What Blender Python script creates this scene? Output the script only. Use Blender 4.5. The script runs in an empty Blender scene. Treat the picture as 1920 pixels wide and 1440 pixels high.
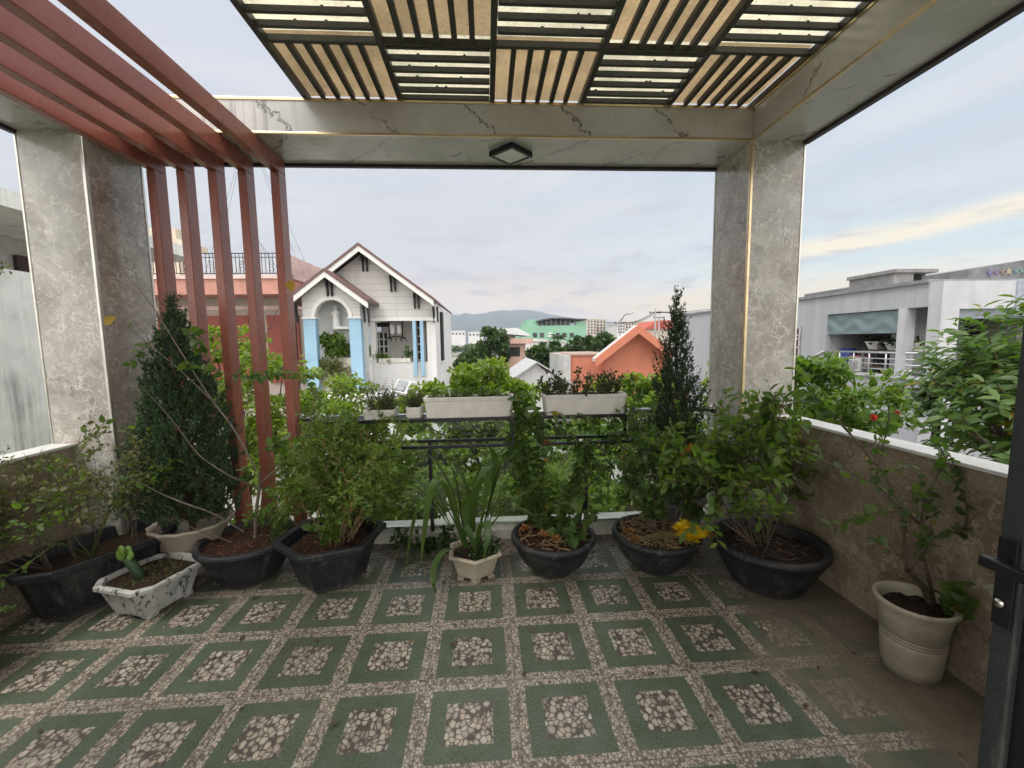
import bpy, math, numpy as np
from mathutils import Matrix, Vector
PI = math.pi
sc = bpy.context.scene
COL = sc.collection
# ------------------------------------------------------------------ camera
F, YAW, PITCH, ROLL, CH = 789.9, .0595, .0989, -.0146, 1.52
cy, sy, cp, sp = math.cos(YAW), math.sin(YAW), math.cos(PITCH), math.sin(PITCH)
fw = np.array([sy*cp, cy*cp, -sp]); r0 = np.array([cy, -sy, 0.]); u0 = np.cross(r0, fw)
rt = math.cos(ROLL)*r0 + math.sin(ROLL)*u0
up = -math.sin(ROLL)*r0 + math.cos(ROLL)*u0
cam = bpy.data.cameras.new("camera"); co = bpy.data.objects.new("camera", cam); COL.objects.link(co)
cam.sensor_width = 36; cam.lens = F/1920*36; cam.clip_start = .02; cam.clip_end = 12000
M = Matrix.Identity(4)
for i in range(3):
    M[i][0], M[i][1], M[i][2] = rt[i], up[i], -fw[i]
M[2][3] = CH
co.matrix_world = M
sc.camera = co

def at(px, py, Y):
    """point on the vertical plane at distance Y seen at a photograph pixel"""
    d = fw + rt*(px-960)/F + up*(720-py)/F
    t = Y/d[1]
    return np.array([d[0]*t, Y, CH + d[2]*t])

# ------------------------------------------------------------------ node helpers
class NT:
    def __init__(s, tree): s.t = tree
    def n(s, typ, ins=None, **props):
        nd = s.t.nodes.new(typ)
        for k, v in props.items(): setattr(nd, k, v)
        for k, v in (ins or {}).items():
            sk = nd.inputs[k]
            if isinstance(v, bpy.types.NodeSocket): s.t.links.new(v, sk)
            else:
                if sk.type == 'RGBA' and len(v) == 3: v = (*v, 1)
                sk.default_value = v
        return nd
    def m(s, op, a, b=0., c=0., clamp=False):
        nd = s.n('ShaderNodeMath', {0: a, 1: b, 2: c}, operation=op); nd.use_clamp = clamp
        return nd.outputs[0]
    def vm(s, op, a, b=(0, 0, 0)):
        return s.n('ShaderNodeVectorMath', {0: a, 1: b}, operation=op).outputs[0]
    def mix(s, f, a, b, bt='MIX'):
        nd = s.n('ShaderNodeMix', data_type='RGBA', blend_type=bt)
        for k, v in ((0, f), (6, a), (7, b)):
            sk = nd.inputs[k]
            if isinstance(v, bpy.types.NodeSocket): s.t.links.new(v, sk)
            else: sk.default_value = (*v, 1) if (k > 0 and len(v) == 3) else v
        return nd.outputs[2]
    def noise(s, v, sc_, det=4., ro=.55, dist=0., w=None):
        nd = s.n('ShaderNodeTexNoise', {'Vector': v, 'Scale': sc_, 'Detail': det, 'Roughness': ro, 'Distortion': dist})
        return nd.outputs['Fac']
    def noisec(s, v, sc_, det=3.):
        return s.n('ShaderNodeTexNoise', {'Vector': v, 'Scale': sc_, 'Detail': det}).outputs['Color']
    def ramp(s, f, stops, interp='LINEAR'):
        nd = s.n('ShaderNodeValToRGB', {0: f}); cr = nd.color_ramp; cr.interpolation = interp
        while len(cr.elements) < len(stops): cr.elements.new(.5)
        for e, (p, c) in zip(cr.elements, stops):
            e.position = p; e.color = (*c, 1) if not isinstance(c, (int, float)) else (c, c, c, 1)
        return nd.outputs[0]
    def mr(s, v, a, b, c=0., d=1., smooth=True):
        nd = s.n('ShaderNodeMapRange', {0: v, 1: a, 2: b, 3: c, 4: d}, interpolation_type='SMOOTHSTEP' if smooth else 'LINEAR')
        return nd.outputs[0]
    def pos(s): return s.n('ShaderNodeNewGeometry').outputs['Position']
    def xyz(s, v):
        o = s.n('ShaderNodeSeparateXYZ', {0: v}).outputs
        return o[0], o[1], o[2]
    def comb(s, x, y, z): return s.n('ShaderNodeCombineXYZ', {0: x, 1: y, 2: z}).outputs[0]
    def vor(s, v, sc_, feature='F1', out='Distance', rnd=1.):
        return s.n('ShaderNodeTexVoronoi', {'Vector': v, 'Scale': sc_, 'Randomness': rnd}, feature=feature).outputs[out]
    def bump(s, h, st=.3, dist=.01):
        return s.n('ShaderNodeBump', {'Height': h, 'Strength': st, 'Distance': dist}).outputs[0]

def new_mat(name):
    m = bpy.data.materials.new(name); m.use_nodes = True; m.node_tree.nodes.clear()
    return m, NT(m.node_tree)
def out(t, sh): t.n('ShaderNodeOutputMaterial', {'Surface': sh})
def pbr(t, col, rough=.6, metal=0., nrm=None, spec=.5, coat=0.):
    ins = {'Base Color': col, 'Roughness': rough, 'Metallic': metal, 'Specular IOR Level': spec}
    if coat: ins['Coat Weight'] = coat; ins['Coat Roughness'] = .08
    if nrm is not None: ins['Normal'] = nrm
    return t.n('ShaderNodeBsdfPrincipled', ins).outputs[0]
def simple(name, c, rough=.6, metal=0., var=.15, scale=6., bump=0., spec=.5, streak=0., dirt=None):
    """plain paint or plaster with blotches, optional vertical rain streaks"""
    m, t = new_mat(name); p = t.pos()
    f = t.noise(p, scale, 6., .6)
    c1 = tuple(x*(1-var) for x in c); c2 = tuple(min(1, x*(1+var)) for x in c)
    col = t.mix(t.mr(f, .3, .7), c1, c2)
    if streak:
        st = t.noise(t.vm('MULTIPLY', p, (7., 7., .35)), 1., 5., .65)
        big = t.noise(p, .9, 3.)
        k = t.m('MULTIPLY', t.mr(st, .48, .72), t.mr(big, .35, .65))
        col = t.mix(t.m('MULTIPLY', k, streak), col, dirt or tuple(x*.25 for x in c))
    nr = t.bump(t.noise(p, scale*12, 4.), bump, .004) if bump else None
    out(t, pbr(t, col, rough, metal, nr, spec))
    return m

# ------------------------------------------------------------------ world
SUN_EL, SUN_AZ = math.radians(60), math.radians(232)     # sun behind thin cloud, high behind the viewer
w = bpy.data.worlds.new("World"); sc.world = w; w.use_nodes = True; w.node_tree.nodes.clear()
t = NT(w.node_tree)
d = t.n('ShaderNodeTexCoord').outputs['Generated']
dx, dy, dz = t.xyz(d)
el = t.m('MULTIPLY', t.m('ARCSINE', dz), 57.2958)
az = t.m('MULTIPLY', t.m('ARCTAN2', dx, dy), 57.2958)
cool = t.ramp(t.m('DIVIDE', el, 60., clamp=True), [(0, (.95, .64, .40)), (.07, (.88, .65, .50)), (.13, (.68, .60, .57)), (.16, (.580, .588, .615)), (.32, (.555, .59, .655)), (.55, (.55, .59, .69)), (1, (.60, .64, .72))])
warm = t.ramp(t.m('DIVIDE', el, 60., clamp=True), [(0, (.92, .68, .38)), (.075, (.92, .72, .44)), (.11, (.76, .74, .64)), (.135, (.56, .70, .72)), (.19, (.53, .63, .70)), (.27, (.49, .57, .665)), (.45, (.49, .58, .68)), (1, (.56, .61, .70))])
azw = t.m('ADD', az, t.m('MULTIPLY', t.m('SUBTRACT', t.noise(d, 3., 2.), .5), 14.))
wf = t.m('MULTIPLY', t.mr(azw, 2., 33.), t.mr(az, 150., 95.))
base = t.mix(wf, cool, warm)
# streaky cloud layers, tilted up to the right
ang = t.m('SUBTRACT', el, t.m('MULTIPLY', az, .13))
cv = t.comb(t.m('MULTIPLY', az, .035), t.m('MULTIPLY', ang, .16), 3.7)
n1 = t.noise(cv, 1.0, 5., .55, .6)
n2 = t.noise(t.vm('ADD', cv, (9.1, 4.2, 1.)), 2.4, 6., .6, .4)
base = t.mix(t.m('MULTIPLY', t.mr(n1, .42, .68), .6), base, (.68, .68, .72))
base = t.mix(t.m('MULTIPLY', t.m('MULTIPLY', t.mr(n2, .52, .75), t.mr(el, 34., 6.)), .6), base, (.45, .455, .52))
# the lit cloud edge over the right-hand roofs
edge = t.m('ADD', t.m('ADD', 9.6, t.m('MULTIPLY', t.m('SUBTRACT', az, 38.), .07)), t.m('MULTIPLY', t.m('SUBTRACT', t.noise(cv, 2., 4.), .5), 2.4))
dd = t.m('SUBTRACT', el, edge)
gl = t.m('MULTIPLY', t.mr(dd, -1.0, .0), t.mr(dd, 1.5, .1))
gl = t.m('MULTIPLY', gl, t.m('MULTIPLY', t.mr(az, 22., 40.), t.mr(az, 110., 75.)))
base = t.mix(t.m('MULTIPLY', gl, .9), base, (.97, .83, .58))
# small puffs near the horizon ahead
pv = t.comb(t.m('MULTIPLY', az, .11), t.m('MULTIPLY', el, .5), .3)
pf = t.noise(pv, 1.5, 5., .55)
base = t.mix(t.m('MULTIPLY', t.m('MULTIPLY', t.mr(pf, .50, .68), t.mr(el, 17., 9.)), .62), base, (.43, .42, .49))
# unseen sky overhead and behind the viewer, brightened to light balcony and house fronts
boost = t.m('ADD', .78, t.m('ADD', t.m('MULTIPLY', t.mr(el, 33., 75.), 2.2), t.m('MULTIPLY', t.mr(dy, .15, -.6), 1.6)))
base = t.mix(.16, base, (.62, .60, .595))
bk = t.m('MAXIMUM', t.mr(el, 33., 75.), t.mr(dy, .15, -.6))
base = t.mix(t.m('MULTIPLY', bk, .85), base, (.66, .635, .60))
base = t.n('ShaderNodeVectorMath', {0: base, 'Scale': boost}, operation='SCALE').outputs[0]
sky = t.n('ShaderNodeTexSky', sky_type='NISHITA', sun_disc=False, sun_elevation=SUN_EL, sun_rotation=SUN_AZ)
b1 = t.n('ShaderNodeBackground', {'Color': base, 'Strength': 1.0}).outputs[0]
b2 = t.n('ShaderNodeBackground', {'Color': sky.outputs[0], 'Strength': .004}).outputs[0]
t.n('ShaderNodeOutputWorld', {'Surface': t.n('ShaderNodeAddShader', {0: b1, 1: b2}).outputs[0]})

sl = bpy.data.lights.new("sun", 'SUN'); so = bpy.data.objects.new("sun", sl); COL.objects.link(so)
sl.energy = 1.4; sl.angle = math.radians(18); sl.color = (1, .95, .88)
sd = Vector((math.sin(SUN_AZ)*math.cos(SUN_EL), math.cos(SUN_AZ)*math.cos(SUN_EL), math.sin(SUN_EL)))
so.rotation_euler = sd.to_track_quat('Z', 'Y').to_euler()
sc.view_settings.view_transform = 'Standard'; sc.view_settings.look = 'None'
sc.view_settings.exposure = .58; sc.view_settings.gamma = 1
sc.render.engine = 'CYCLES'
sc.cycles.max_bounces = 8; sc.cycles.transparent_max_bounces = 24; sc.cycles.transmission_bounces = 6; sc.cycles.diffuse_bounces = 5

# ------------------------------------------------------------------ mesh helpers
ORG = {}
def thing(name, label, cat, loc=(0, 0, 0), group=None):
    o = bpy.data.objects.new(name, None); COL.objects.link(o); o.location = loc; o.empty_display_size = .1
    o['label'] = label; o['category'] = cat
    if group: o['group'] = group
    ORG[o.name] = np.array(loc, float)
    return o
class MB:
    """collects faces in world coordinates; build() links them as one mesh object"""
    def __init__(s): s.v = []; s.f = []; s.mi = []; s.sm = []; s.n = 0
    def add(s, v, f, mi=0, smooth=False):
        v = np.asarray(v, float); s.v.append(v)
        for q in f: s.f.append([i+s.n for i in q]); s.mi.append(mi); s.sm.append(smooth)
        s.n += len(v)
        return s
    def box(s, x0, x1, y0, y1, z0, z1, mi=0):
        v = [(x, y, z) for z in (z0, z1) for y in (y0, y1) for x in (x0, x1)]
        return s.add(v, [(0, 2, 3, 1), (4, 5, 7, 6), (0, 1, 5, 4), (2, 6, 7, 3), (0, 4, 6, 2), (1, 3, 7, 5)], mi)
    def cbox(s, c, size, rz=0., mi=0, rx=0., ry=0.):
        R = np.array((Matrix.Rotation(rz, 3, 'Z') @ Matrix.Rotation(ry, 3, 'Y') @ Matrix.Rotation(rx, 3, 'X')))
        h = np.array(size)/2
        v = np.array([(x, y, z) for z in (-1, 1) for y in (-1, 1) for x in (-1, 1)])*h
        return s.add(v@R.T+np.array(c), [(0, 2, 3, 1), (4, 5, 7, 6), (0, 1, 5, 4), (2, 6, 7, 3), (0, 4, 6, 2), (1, 3, 7, 5)], mi)
    def prism(s, poly, a, b, axis='y', mi=0):
        """polygon in (x,z) along y, (y,z) along x, or (x,y) along z"""
        n = len(poly)
        def P(p, k):
            return {'y': (p[0], k, p[1]), 'x': (k, p[0], p[1]), 'z': (p[0], p[1], k)}[axis]
        v = [P(p, a) for p in poly]+[P(p, b) for p in poly]
        f = [tuple(range(n)), tuple(range(2*n-1, n-1, -1))]+[(i, n+i, n+(i+1) % n, (i+1) % n) for i in range(n)]
        return s.add(v, f, mi)
    def tube(s, pts, r0, r1=None, n=6, mi=0, cap=True):
        pts = np.asarray(pts, float); k = len(pts); r1 = r0 if r1 is None else r1
        rad = np.linspace(r0, r1, k)
        tg = np.gradient(pts, axis=0); tg /= np.linalg.norm(tg, axis=1)[:, None]+1e-9
        a = np.array([0, 0, 1.]) if abs(tg[0][2]) < .9 else np.array([1., 0, 0])
        vs = []
        for i in range(k):
            x = np.cross(tg[i], a); x /= np.linalg.norm(x)+1e-9; y = np.cross(tg[i], x); a = -np.cross(tg[i], x) if False else a
            th = np.arange(n)*2*PI/n
            vs.append(pts[i]+rad[i]*(np.cos(th)[:, None]*x+np.sin(th)[:, None]*y))
        f = [(i*n+j, i*n+(j+1) % n, (i+1)*n+(j+1) % n, (i+1)*n+j) for i in range(k-1) for j in range(n)]
        if cap: f += [tuple(range(n-1, -1, -1)), tuple(range((k-1)*n, k*n))]
        return s.add(np.concatenate(vs), f, mi, n > 5)
    def lathe(s, c, prof, n=32, sx=1., sy=1., rz=0., phase=0., mi=0, smooth=True, wave=None):
        """profile of (radius, z)"""
        vs = []
        for k, (r, z) in enumerate(prof):
            th = np.arange(n)*2*PI/n+phase
            rr = r*np.ones(n)
            if wave and k in wave[2]: rr = r*(1+wave[1]*np.cos(th*wave[0]))
            x = rr*np.cos(th)*sx; y = rr*np.sin(th)*sy
            vs.append(np.stack([c[0]+x*math.cos(rz)-y*math.sin(rz), c[1]+x*math.sin(rz)+y*math.cos(rz), np.full(n, c[2]+z)], -1))
        f = [(i*n+j, i*n+(j+1) % n, (i+1)*n+(j+1) % n, (i+1)*n+j) for i in range(len(prof)-1) for j in range(n)]
        if prof[0][0] > 1e-4: f.append(tuple(range(n-1, -1, -1)))
        k = len(prof)-1
        if prof[-1][0] > 1e-4: f.append(tuple(range(k*n, k*n+n)))
        return s.add(np.concatenate(vs), f, mi, smooth)
    def ball(s, c, r, n=10, mi=0, sz=1.):
        prof = [(r*math.sin(a), -r*sz*math.cos(a)) for a in np.linspace(.02, PI-.02, n//2+2)]
        return s.lathe(c, prof, n, mi=mi)
    def leaves(s, P, D, Nn, S, tpl, mi=0):
        P, D, Nn, S = (np.asarray(a, float) for a in (P, D, Nn, S))
        tv, tf = tpl; k = len(P)
        if k == 0: return s
        D = D/(np.linalg.norm(D, axis=1)[:, None]+1e-9)
        X = np.cross(D, Nn); X /= np.linalg.norm(X, axis=1)[:, None]+1e-9
        Z = np.cross(X, D)
        V = P[:, None, :]+S[:, None, None]*(X[:, None, :]*tv[None, :, 0:1]+D[:, None, :]*tv[None, :, 1:2]+Z[:, None, :]*tv[None, :, 2:3])
        V = V.reshape(-1, 3); nv = len(tv)
        off = s.n+np.arange(k)*nv
        s.v.append(V)
        for q in tf:
            q = np.array(q)
            s.f.extend((off[:, None]+q[None, :]).tolist())
        s.mi.extend([mi]*(k*len(tf))); s.sm.extend([True]*(k*len(tf)))
        s.n += len(V)
        return s
    def build(s, name, mats, parent=None, bevel=0., label=None, seg=2):
        org = ORG[parent.name] if parent is not None else np.zeros(3)
        me = bpy.data.meshes.new(name)
        me.from_pydata((np.concatenate(s.v)-org), [], s.f)
        mats = mats if isinstance(mats, (list, tuple)) else [mats]
        for m in mats: me.materials.append(m)
        me.polygons.foreach_set('material_index', s.mi); me.polygons.foreach_set('use_smooth', s.sm)
        me.update()
        o = bpy.data.objects.new(name, me); COL.objects.link(o)
        if parent is not None: o.parent = parent
        ORG[o.name] = org
        if bevel:
            b = o.modifiers.new('bevel', 'BEVEL'); b.width = bevel; b.segments = seg; b.limit_method = 'ANGLE'; b.angle_limit = math.radians(40)
        if label: o['label'] = label
        return o
def tag(o, label=None, cat=None, group=None, kind=None):
    if label: o['label'] = label
    if cat: o['category'] = cat
    if group: o['group'] = group
    if kind: o['kind'] = kind
    return o
def structure(name, mb, mats): return tag(mb.build(name, mats), kind='structure')

# leaf templates (length 1 along y)
def blade(wd, droop=.15, fold=.25, shape=(1., .8)):
    a, b = shape
    v = np.array([(0, 0, 0), (-wd*a, .3, wd*fold), (0, .3, 0), (wd*a, .3, wd*fold), (-wd*b, .65, wd*fold), (0, .65, 0), (wd*b, .65, wd*fold), (0, 1, 0)])
    v[:, 2] -= droop*v[:, 1]**2
    return v, [(0, 2, 1), (0, 3, 2), (1, 2, 5, 4), (2, 3, 6, 5), (4, 5, 7), (5, 6, 7)]
def diamond(wd, fold=.2, droop=.1):
    return np.array([(0, 0, 0), (-wd, .5, wd*fold), (0, 1, -droop), (wd, .5, wd*fold)]), [(0, 2, 1), (0, 3, 2)]
def roundleaf(wd=.45, fold=.12):
    v = np.array([(0, 0, 0), (-wd*.8, .12, .06), (-wd, .5, fold), (-wd*.6, .85, fold*.6), (0, 1, -.06), (wd*.6, .85, fold*.6), (wd, .5, fold), (wd*.8, .12, .06), (0, .5, -.03)])
    return v, [(0, 8, 1), (1, 8, 2), (2, 8, 3), (3, 8, 4), (4, 8, 5), (5, 8, 6), (6, 8, 7), (7, 8, 0)]
OVAL = blade(.26); LANCE = blade(.14, .2); BROAD = blade(.36, .2); TINY = diamond(.28); NEEDLE = diamond(.12, .2, .05); ROUND = roundleaf(); OBOV = blade(.24, .12, .3, (.75, 1.1))

def leaf_mat(name, cols, rough=.45, trans=.35, spec=.4, yel=0.):
    m, t = new_mat(name)
    g = t.n('ShaderNodeNewGeometry')
    r = g.outputs['Random Per Island']
    n = len(cols)
    c = t.ramp(r, [(i/(n-1), cc) for i, cc in enumerate(cols)])
    if yel: c = t.mix(t.m('GREATER_THAN', r, 1-yel), c, (.26, .19, .035))
    big = t.noise(g.outputs['Position'], 3.5, 2.)
    c = t.mix(t.m('MULTIPLY', t.mr(big, .35, .7), .45), c, cols[0])
    a = pbr(t, c, rough, 0., None, spec)
    tc = t.mix(1., c, (1.5, 1.6, .6), 'MULTIPLY')
    b = t.n('ShaderNodeBsdfTranslucent', {'Color': tc}).outputs[0]
    out(t, t.n('ShaderNodeMixShader', {0: trans, 1: a, 2: b}).outputs[0])
    return m
def unit(v): return v/(np.linalg.norm(v)+1e-9)

class Plant:
    """grows stems and leaf positions from a root"""
    def __init__(s, seed): s.rs = np.random.default_rng(seed); s.st = []; s.P = []; s.D = []; s.N = []; s.S = []
    def leaf(s, p, d, size, upw=.6):
        n = s.rs.normal(0, .45, 3)+np.array([0, 0, upw])
        s.P.append(p); s.D.append(unit(d)); s.N.append(n); s.S.append(size*s.rs.uniform(.5, 1.3))
    def along(s, pts, size, sp=.03, t0=.2, ang=.9, cluster=1, droop=0., whorl=2.4):
        pts = np.asarray(pts); seg = np.diff(pts, axis=0); L = np.linalg.norm(seg, axis=1); tot = L.sum(); cum = np.concatenate([[0], np.cumsum(L)])
        q = tot*t0; ph = s.rs.uniform(0, 6)
        while q < tot:
            i = min(np.searchsorted(cum, q, 'right')-1, len(seg)-1); p = pts[i]+seg[i]*((q-cum[i])/max(L[i], 1e-9)); d = unit(seg[i])
            a = unit(np.cross(d, [.3, .2, .9])); b = np.cross(d, a)
            for _ in range(cluster):
                ph += whorl+s.rs.normal(0, .4)
                o = math.cos(ph)*a+math.sin(ph)*b
                s.leaf(p, o*math.sin(ang)+d*math.cos(ang)+np.array([0, 0, -droop])+s.rs.normal(0, .15, 3), size)
            q += sp*s.rs.uniform(.6, 1.4)
    def grow(s, p, d, L, r, lev, sp):
        rs = s.rs; n = max(3, int(L/sp.get('seg', .05))); pts = [np.array(p, float)]; d = unit(np.array(d, float))
        for i in range(n):
            d = unit(d+rs.normal(0, sp.get('wig', .12), 3)+np.array([0, 0, sp['trop'][min(lev, len(sp['trop'])-1)]]))
            pts.append(pts[-1]+d*L/n)
        s.st.append((pts, r, r*.45))
        if lev < sp['levels']:
            for k in range(sp['kids'][lev]):
                tt = rs.uniform(sp.get('t0', .25), 1.); i = min(int(tt*n), n-1)
                dd = unit(pts[i+1]-pts[i]); pr = unit(np.cross(dd, rs.normal(0, 1, 3)))
                a = rs.normal(sp.get('ang', .8), .2)
                s.grow(pts[i], dd*math.cos(a)+pr*math.sin(a), L*sp.get('ratio', .55)*rs.uniform(.6, 1.2), r*.6, lev+1, sp)
        if lev >= sp['leaflev']:
            s.along(pts, sp['leaf'], sp['space'], sp.get('lt0', .15), sp.get('lang', .9), sp.get('cluster', 1), sp.get('droop', 0.), sp.get('whorl', 2.4))
    def stems(s, n=5):
        mb = MB()
        for pts, a, b in s.st: mb.tube(pts, a, b, n if a > .003 else 4, cap=False)
        return mb
    def foliage(s, tpl): return MB().leaves(s.P, s.D, s.N, s.S, tpl)

# ------------------------------------------------------------------ materials of the balcony
TS, TX, TY = .4, .101, .16            # tile size, grid offset
def floor_mat():
    m, t = new_mat('printed pebble and grass tile')
    p = t.pos(); x, y, z = t.xyz(p)
    fx = t.m('FRACT', t.m('DIVIDE', t.m('SUBTRACT', x, TX-4.), TS)); fy = t.m('FRACT', t.m('DIVIDE', t.m('SUBTRACT', y, TY-4.), TS))
    ax = t.m('ABSOLUTE', t.m('SUBTRACT', fx, .5)); ay = t.m('ABSOLUTE', t.m('SUBTRACT', fy, .5))
    rag = t.m('MULTIPLY', t.m('SUBTRACT', t.noise(p, 160., 2.), .5), .022)
    ch = t.m('ADD', t.m('MAXIMUM', ax, ay), rag)
    band = t.m('GREATER_THAN', ch, .408); cen = t.m('LESS_THAN', ch, .238)
    wv = t.vm('ADD', p, t.vm('SCALE', p)) if False else p
    jit = t.n('ShaderNodeVectorMath', {0: t.noisec(p, 16., 1.), 'Scale': .022}, operation='SCALE').outputs[0]
    q = t.vm('ADD', p, jit); q = t.vm('MULTIPLY', q, (1., .8, 0.))
    def pebbles(scale, gap):
        d1 = t.vor(q, scale, rnd=.85); d2 = t.vor(q, scale, 'F2', rnd=.85); c = t.n('ShaderNodeTexVoronoi', {'Vector': q, 'Scale': scale, 'Randomness': .85}).outputs['Color']
        r, g, b = t.xyz(c)
        body = t.m('MULTIPLY', t.mr(t.m('SUBTRACT', d2, d1), .02, .17), t.mr(d1, .73, .51))
        colr = t.ramp(r, [(0, (.17, .145, .12)), (.2, (.36, .31, .24)), (.42, (.48, .43, .34)), (.62, (.24, .225, .20)), (.82, (.54, .50, .42)), (1, (.37, .27, .215))], 'CONSTANT' if False else 'LINEAR')
        colr = t.mix(t.m('MULTIPLY', t.noise(p, 220., 3.), .5), colr, (.25, .2, .16))
        hi = t.mr(d1, .5, .05)
        colr = t.mix(t.m('MULTIPLY', hi, .30), colr, (.66, .61, .52))
        return t.mix(body, gap, colr), body
    cb, hb = pebbles(44., (.075, .064, .052)); cs, hs = pebbles(84., (.12, .10, .078))
    gn = t.noise(t.vm('MULTIPLY', p, (1., .6, 1.)), 170., 4., .75)
    green = t.ramp(gn, [(.32, (.024, .038, .024)), (.5, (.062, .088, .053)), (.68, (.150, .172, .112))])
    green = t.mix(t.mr(t.noise(p, 9., 4.), .35, .7), green, t.mix(.5, green, (.105, .13, .095)))
    col = t.mix(band, green, cs); col = t.mix(cen, col, cb)
    ix = t.m('FLOOR', t.m('DIVIDE', t.m('SUBTRACT', x, TX-4.), TS)); iy = t.m('FLOOR', t.m('DIVIDE', t.m('SUBTRACT', y, TY-4.), TS))
    wnz = t.n('ShaderNodeTexWhiteNoise', {'Vector': t.comb(ix, iy, 0.)}, noise_dimensions='3D').outputs['Value']
    col = t.n('ShaderNodeVectorMath', {0: col, 'Scale': t.mr(wnz, 0., 1., .82, 1.10, False)}, operation='SCALE').outputs[0]
    # faint joints between the tiles
    j = t.m('GREATER_THAN', t.m('MAXIMUM', ax, ay), .4935)
    col = t.mix(t.m('MULTIPLY', j, .6), col, (.075, .062, .05))
    # dust and dried mud: swept up against the walls and below the pots
    dn = t.noise(p, 2.6, 7., .62, .5); dn2 = t.noise(t.vm('MULTIPLY', p, (3.2, 1.3, 1.)), 2.2, 6., .65)
    edge = t.m('MAXIMUM', t.mr(x, .95, 1.9), t.m('MULTIPLY', t.mr(y, 2.2, 2.9), .75))
    k = t.m('MULTIPLY', t.mr(t.m('ADD', dn, t.m('ADD', t.m('MULTIPLY', edge, .24), t.m('MULTIPLY', t.mr(x, 1.05, 1.7), .14))), .60, .84), .85)
    k = t.m('MAXIMUM', k, t.m('MULTIPLY', t.mr(t.m('ADD', dn2, t.m('MULTIPLY', t.mr(x, .9, 1.7), .22)), .68, .84), .8))
    dirt = t.mix(t.noise(p, 14., 5.), (.105, .082, .060), (.20, .165, .125))
    col = t.mix(k, col, dirt)
    film = t.mr(t.noise(p, 1.1, 4.), .3, .75)
    col = t.mix(t.m('MULTIPLY', film, .10), col, (.22, .185, .15))
    h = t.m('MULTIPLY', t.m('MAXIMUM', t.m('MULTIPLY', band, hs), t.m('MULTIPLY', cen, hb)), .5)
    rough = t.mr(t.m('ADD', t.noise(p, 5., 5.), t.m('MULTIPLY', k, .4)), .3, .8, .32, .62)
    out(t, pbr(t, col, rough, 0., t.bump(t.m('ADD', h, t.m('MULTIPLY', gn, .3)), .22, .002), .4))
    return m
def marble_mat(name, c_dark, c_mid, c_light, seedoff, rough=.11):
    m, t = new_mat(name); p = t.vm('ADD', t.pos(), seedoff)
    wn = t.n('ShaderNodeVectorMath', {0: t.noisec(p, 3.2, 4.), 'Scale': .34}, operation='SCALE').outputs[0]
    wn2 = t.n('ShaderNodeVectorMath', {0: t.noisec(t.vm('ADD', p, (4, 4, 4)), 13., 4.), 'Scale': .13}, operation='SCALE').outputs[0]
    q = t.vm('ADD', t.vm('ADD', p, wn), wn2)
    f = t.noise(q, 3.4, 8., .68, .8)
    col = t.ramp(f, [(.28, c_dark), (.45, c_mid), (.6, tuple((a+b)/2 for a, b in zip(c_mid, c_light))), (.76, c_light)])
    col = t.mix(t.mr(t.noise(p, 1.7, 3.), .42, .68), col, t.mix(.6, col, (.30, .24, .185)))
    veins = None
    for s_, thick, amt in ((4.5, .028, .7), (11., .060, .7), (24., .11, .6), (2.1, .014, .5)):
        e = t.vor(t.vm('ADD', q, (s_, 0, 0)), s_, 'DISTANCE_TO_EDGE')
        v = t.m('MULTIPLY', t.mr(e, thick, .0), t.mr(t.noise(t.vm('ADD', p, (s_, 1, 2)), s_*.8, 3.), .47, .62))
        col = t.mix(t.m('MULTIPLY', v, amt), col, tuple(min(.8, q_*1.25) for q_ in c_light))
    e = t.vor(t.vm('ADD', q, (3, 7, 1)), 3., 'DISTANCE_TO_EDGE')
    col = t.mix(t.m('MULTIPLY', t.mr(e, .02, 0.), t.m('MULTIPLY', t.mr(t.noise(p, 2., 2.), .5, .6), .5)), col, (.10, .085, .07))
    rg = t.mr(t.noise(p, 4., 5.), .3, .8, rough, rough+.14)
    out(t, pbr(t, col, rg, 0., None, .5)); return m
def beamtile_mat():
    m, t = new_mat('pale veined tile'); p = t.pos(); x, y, z = t.xyz(p)
    f = t.noise(p, 2.2, 6., .6, .6)
    col = t.ramp(f, [(.3, (.42, .415, .39)), (.55, (.52, .51, .48)), (.75, (.59, .575, .545))])
    s = t.m('ADD', x, t.m('ADD', y, 0.))
    wob = t.m('MULTIPLY', t.m('SUBTRACT', t.noise(t.vm('MULTIPLY', p, (1., 1., 1.)), 9., 6., .7), .5), .30)
    fr = t.m('FRACT', t.m('DIVIDE', t.m('ADD', t.m('ADD', t.m('ADD', s, t.m('MULTIPLY', z, 1.05)), wob), .12), .64))
    ln = t.mr(t.m('ABSOLUTE', t.m('SUBTRACT', fr, .5)), .022, .003)
    gate = t.mr(t.noise(p, 4., 4.), .40, .50)
    col = t.mix(t.m('MULTIPLY', t.m('MULTIPLY', ln, gate), .85), col, (.055, .05, .045))
    # black rain streaks below the open end
    st = t.noise(t.vm('MULTIPLY', p, (26., 26., .6)), 1., 4., .6)
    k = t.m('MULTIPLY', t.m('MULTIPLY', t.mr(st, .52, .68), t.mr(t.noise(t.vm('MULTIPLY', p, (1., 1., .2)), 5., 2.), .4, .6)), t.mr(x, -1.05, -1.2))
    col = t.mix(t.m('MULTIPLY', k, .6), col, (.09, .085, .075))
    out(t, pbr(t, col, t.mr(t.noise(p, 5., 4.), .3, .8, .16, .34), 0., None, .5)); return m
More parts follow.
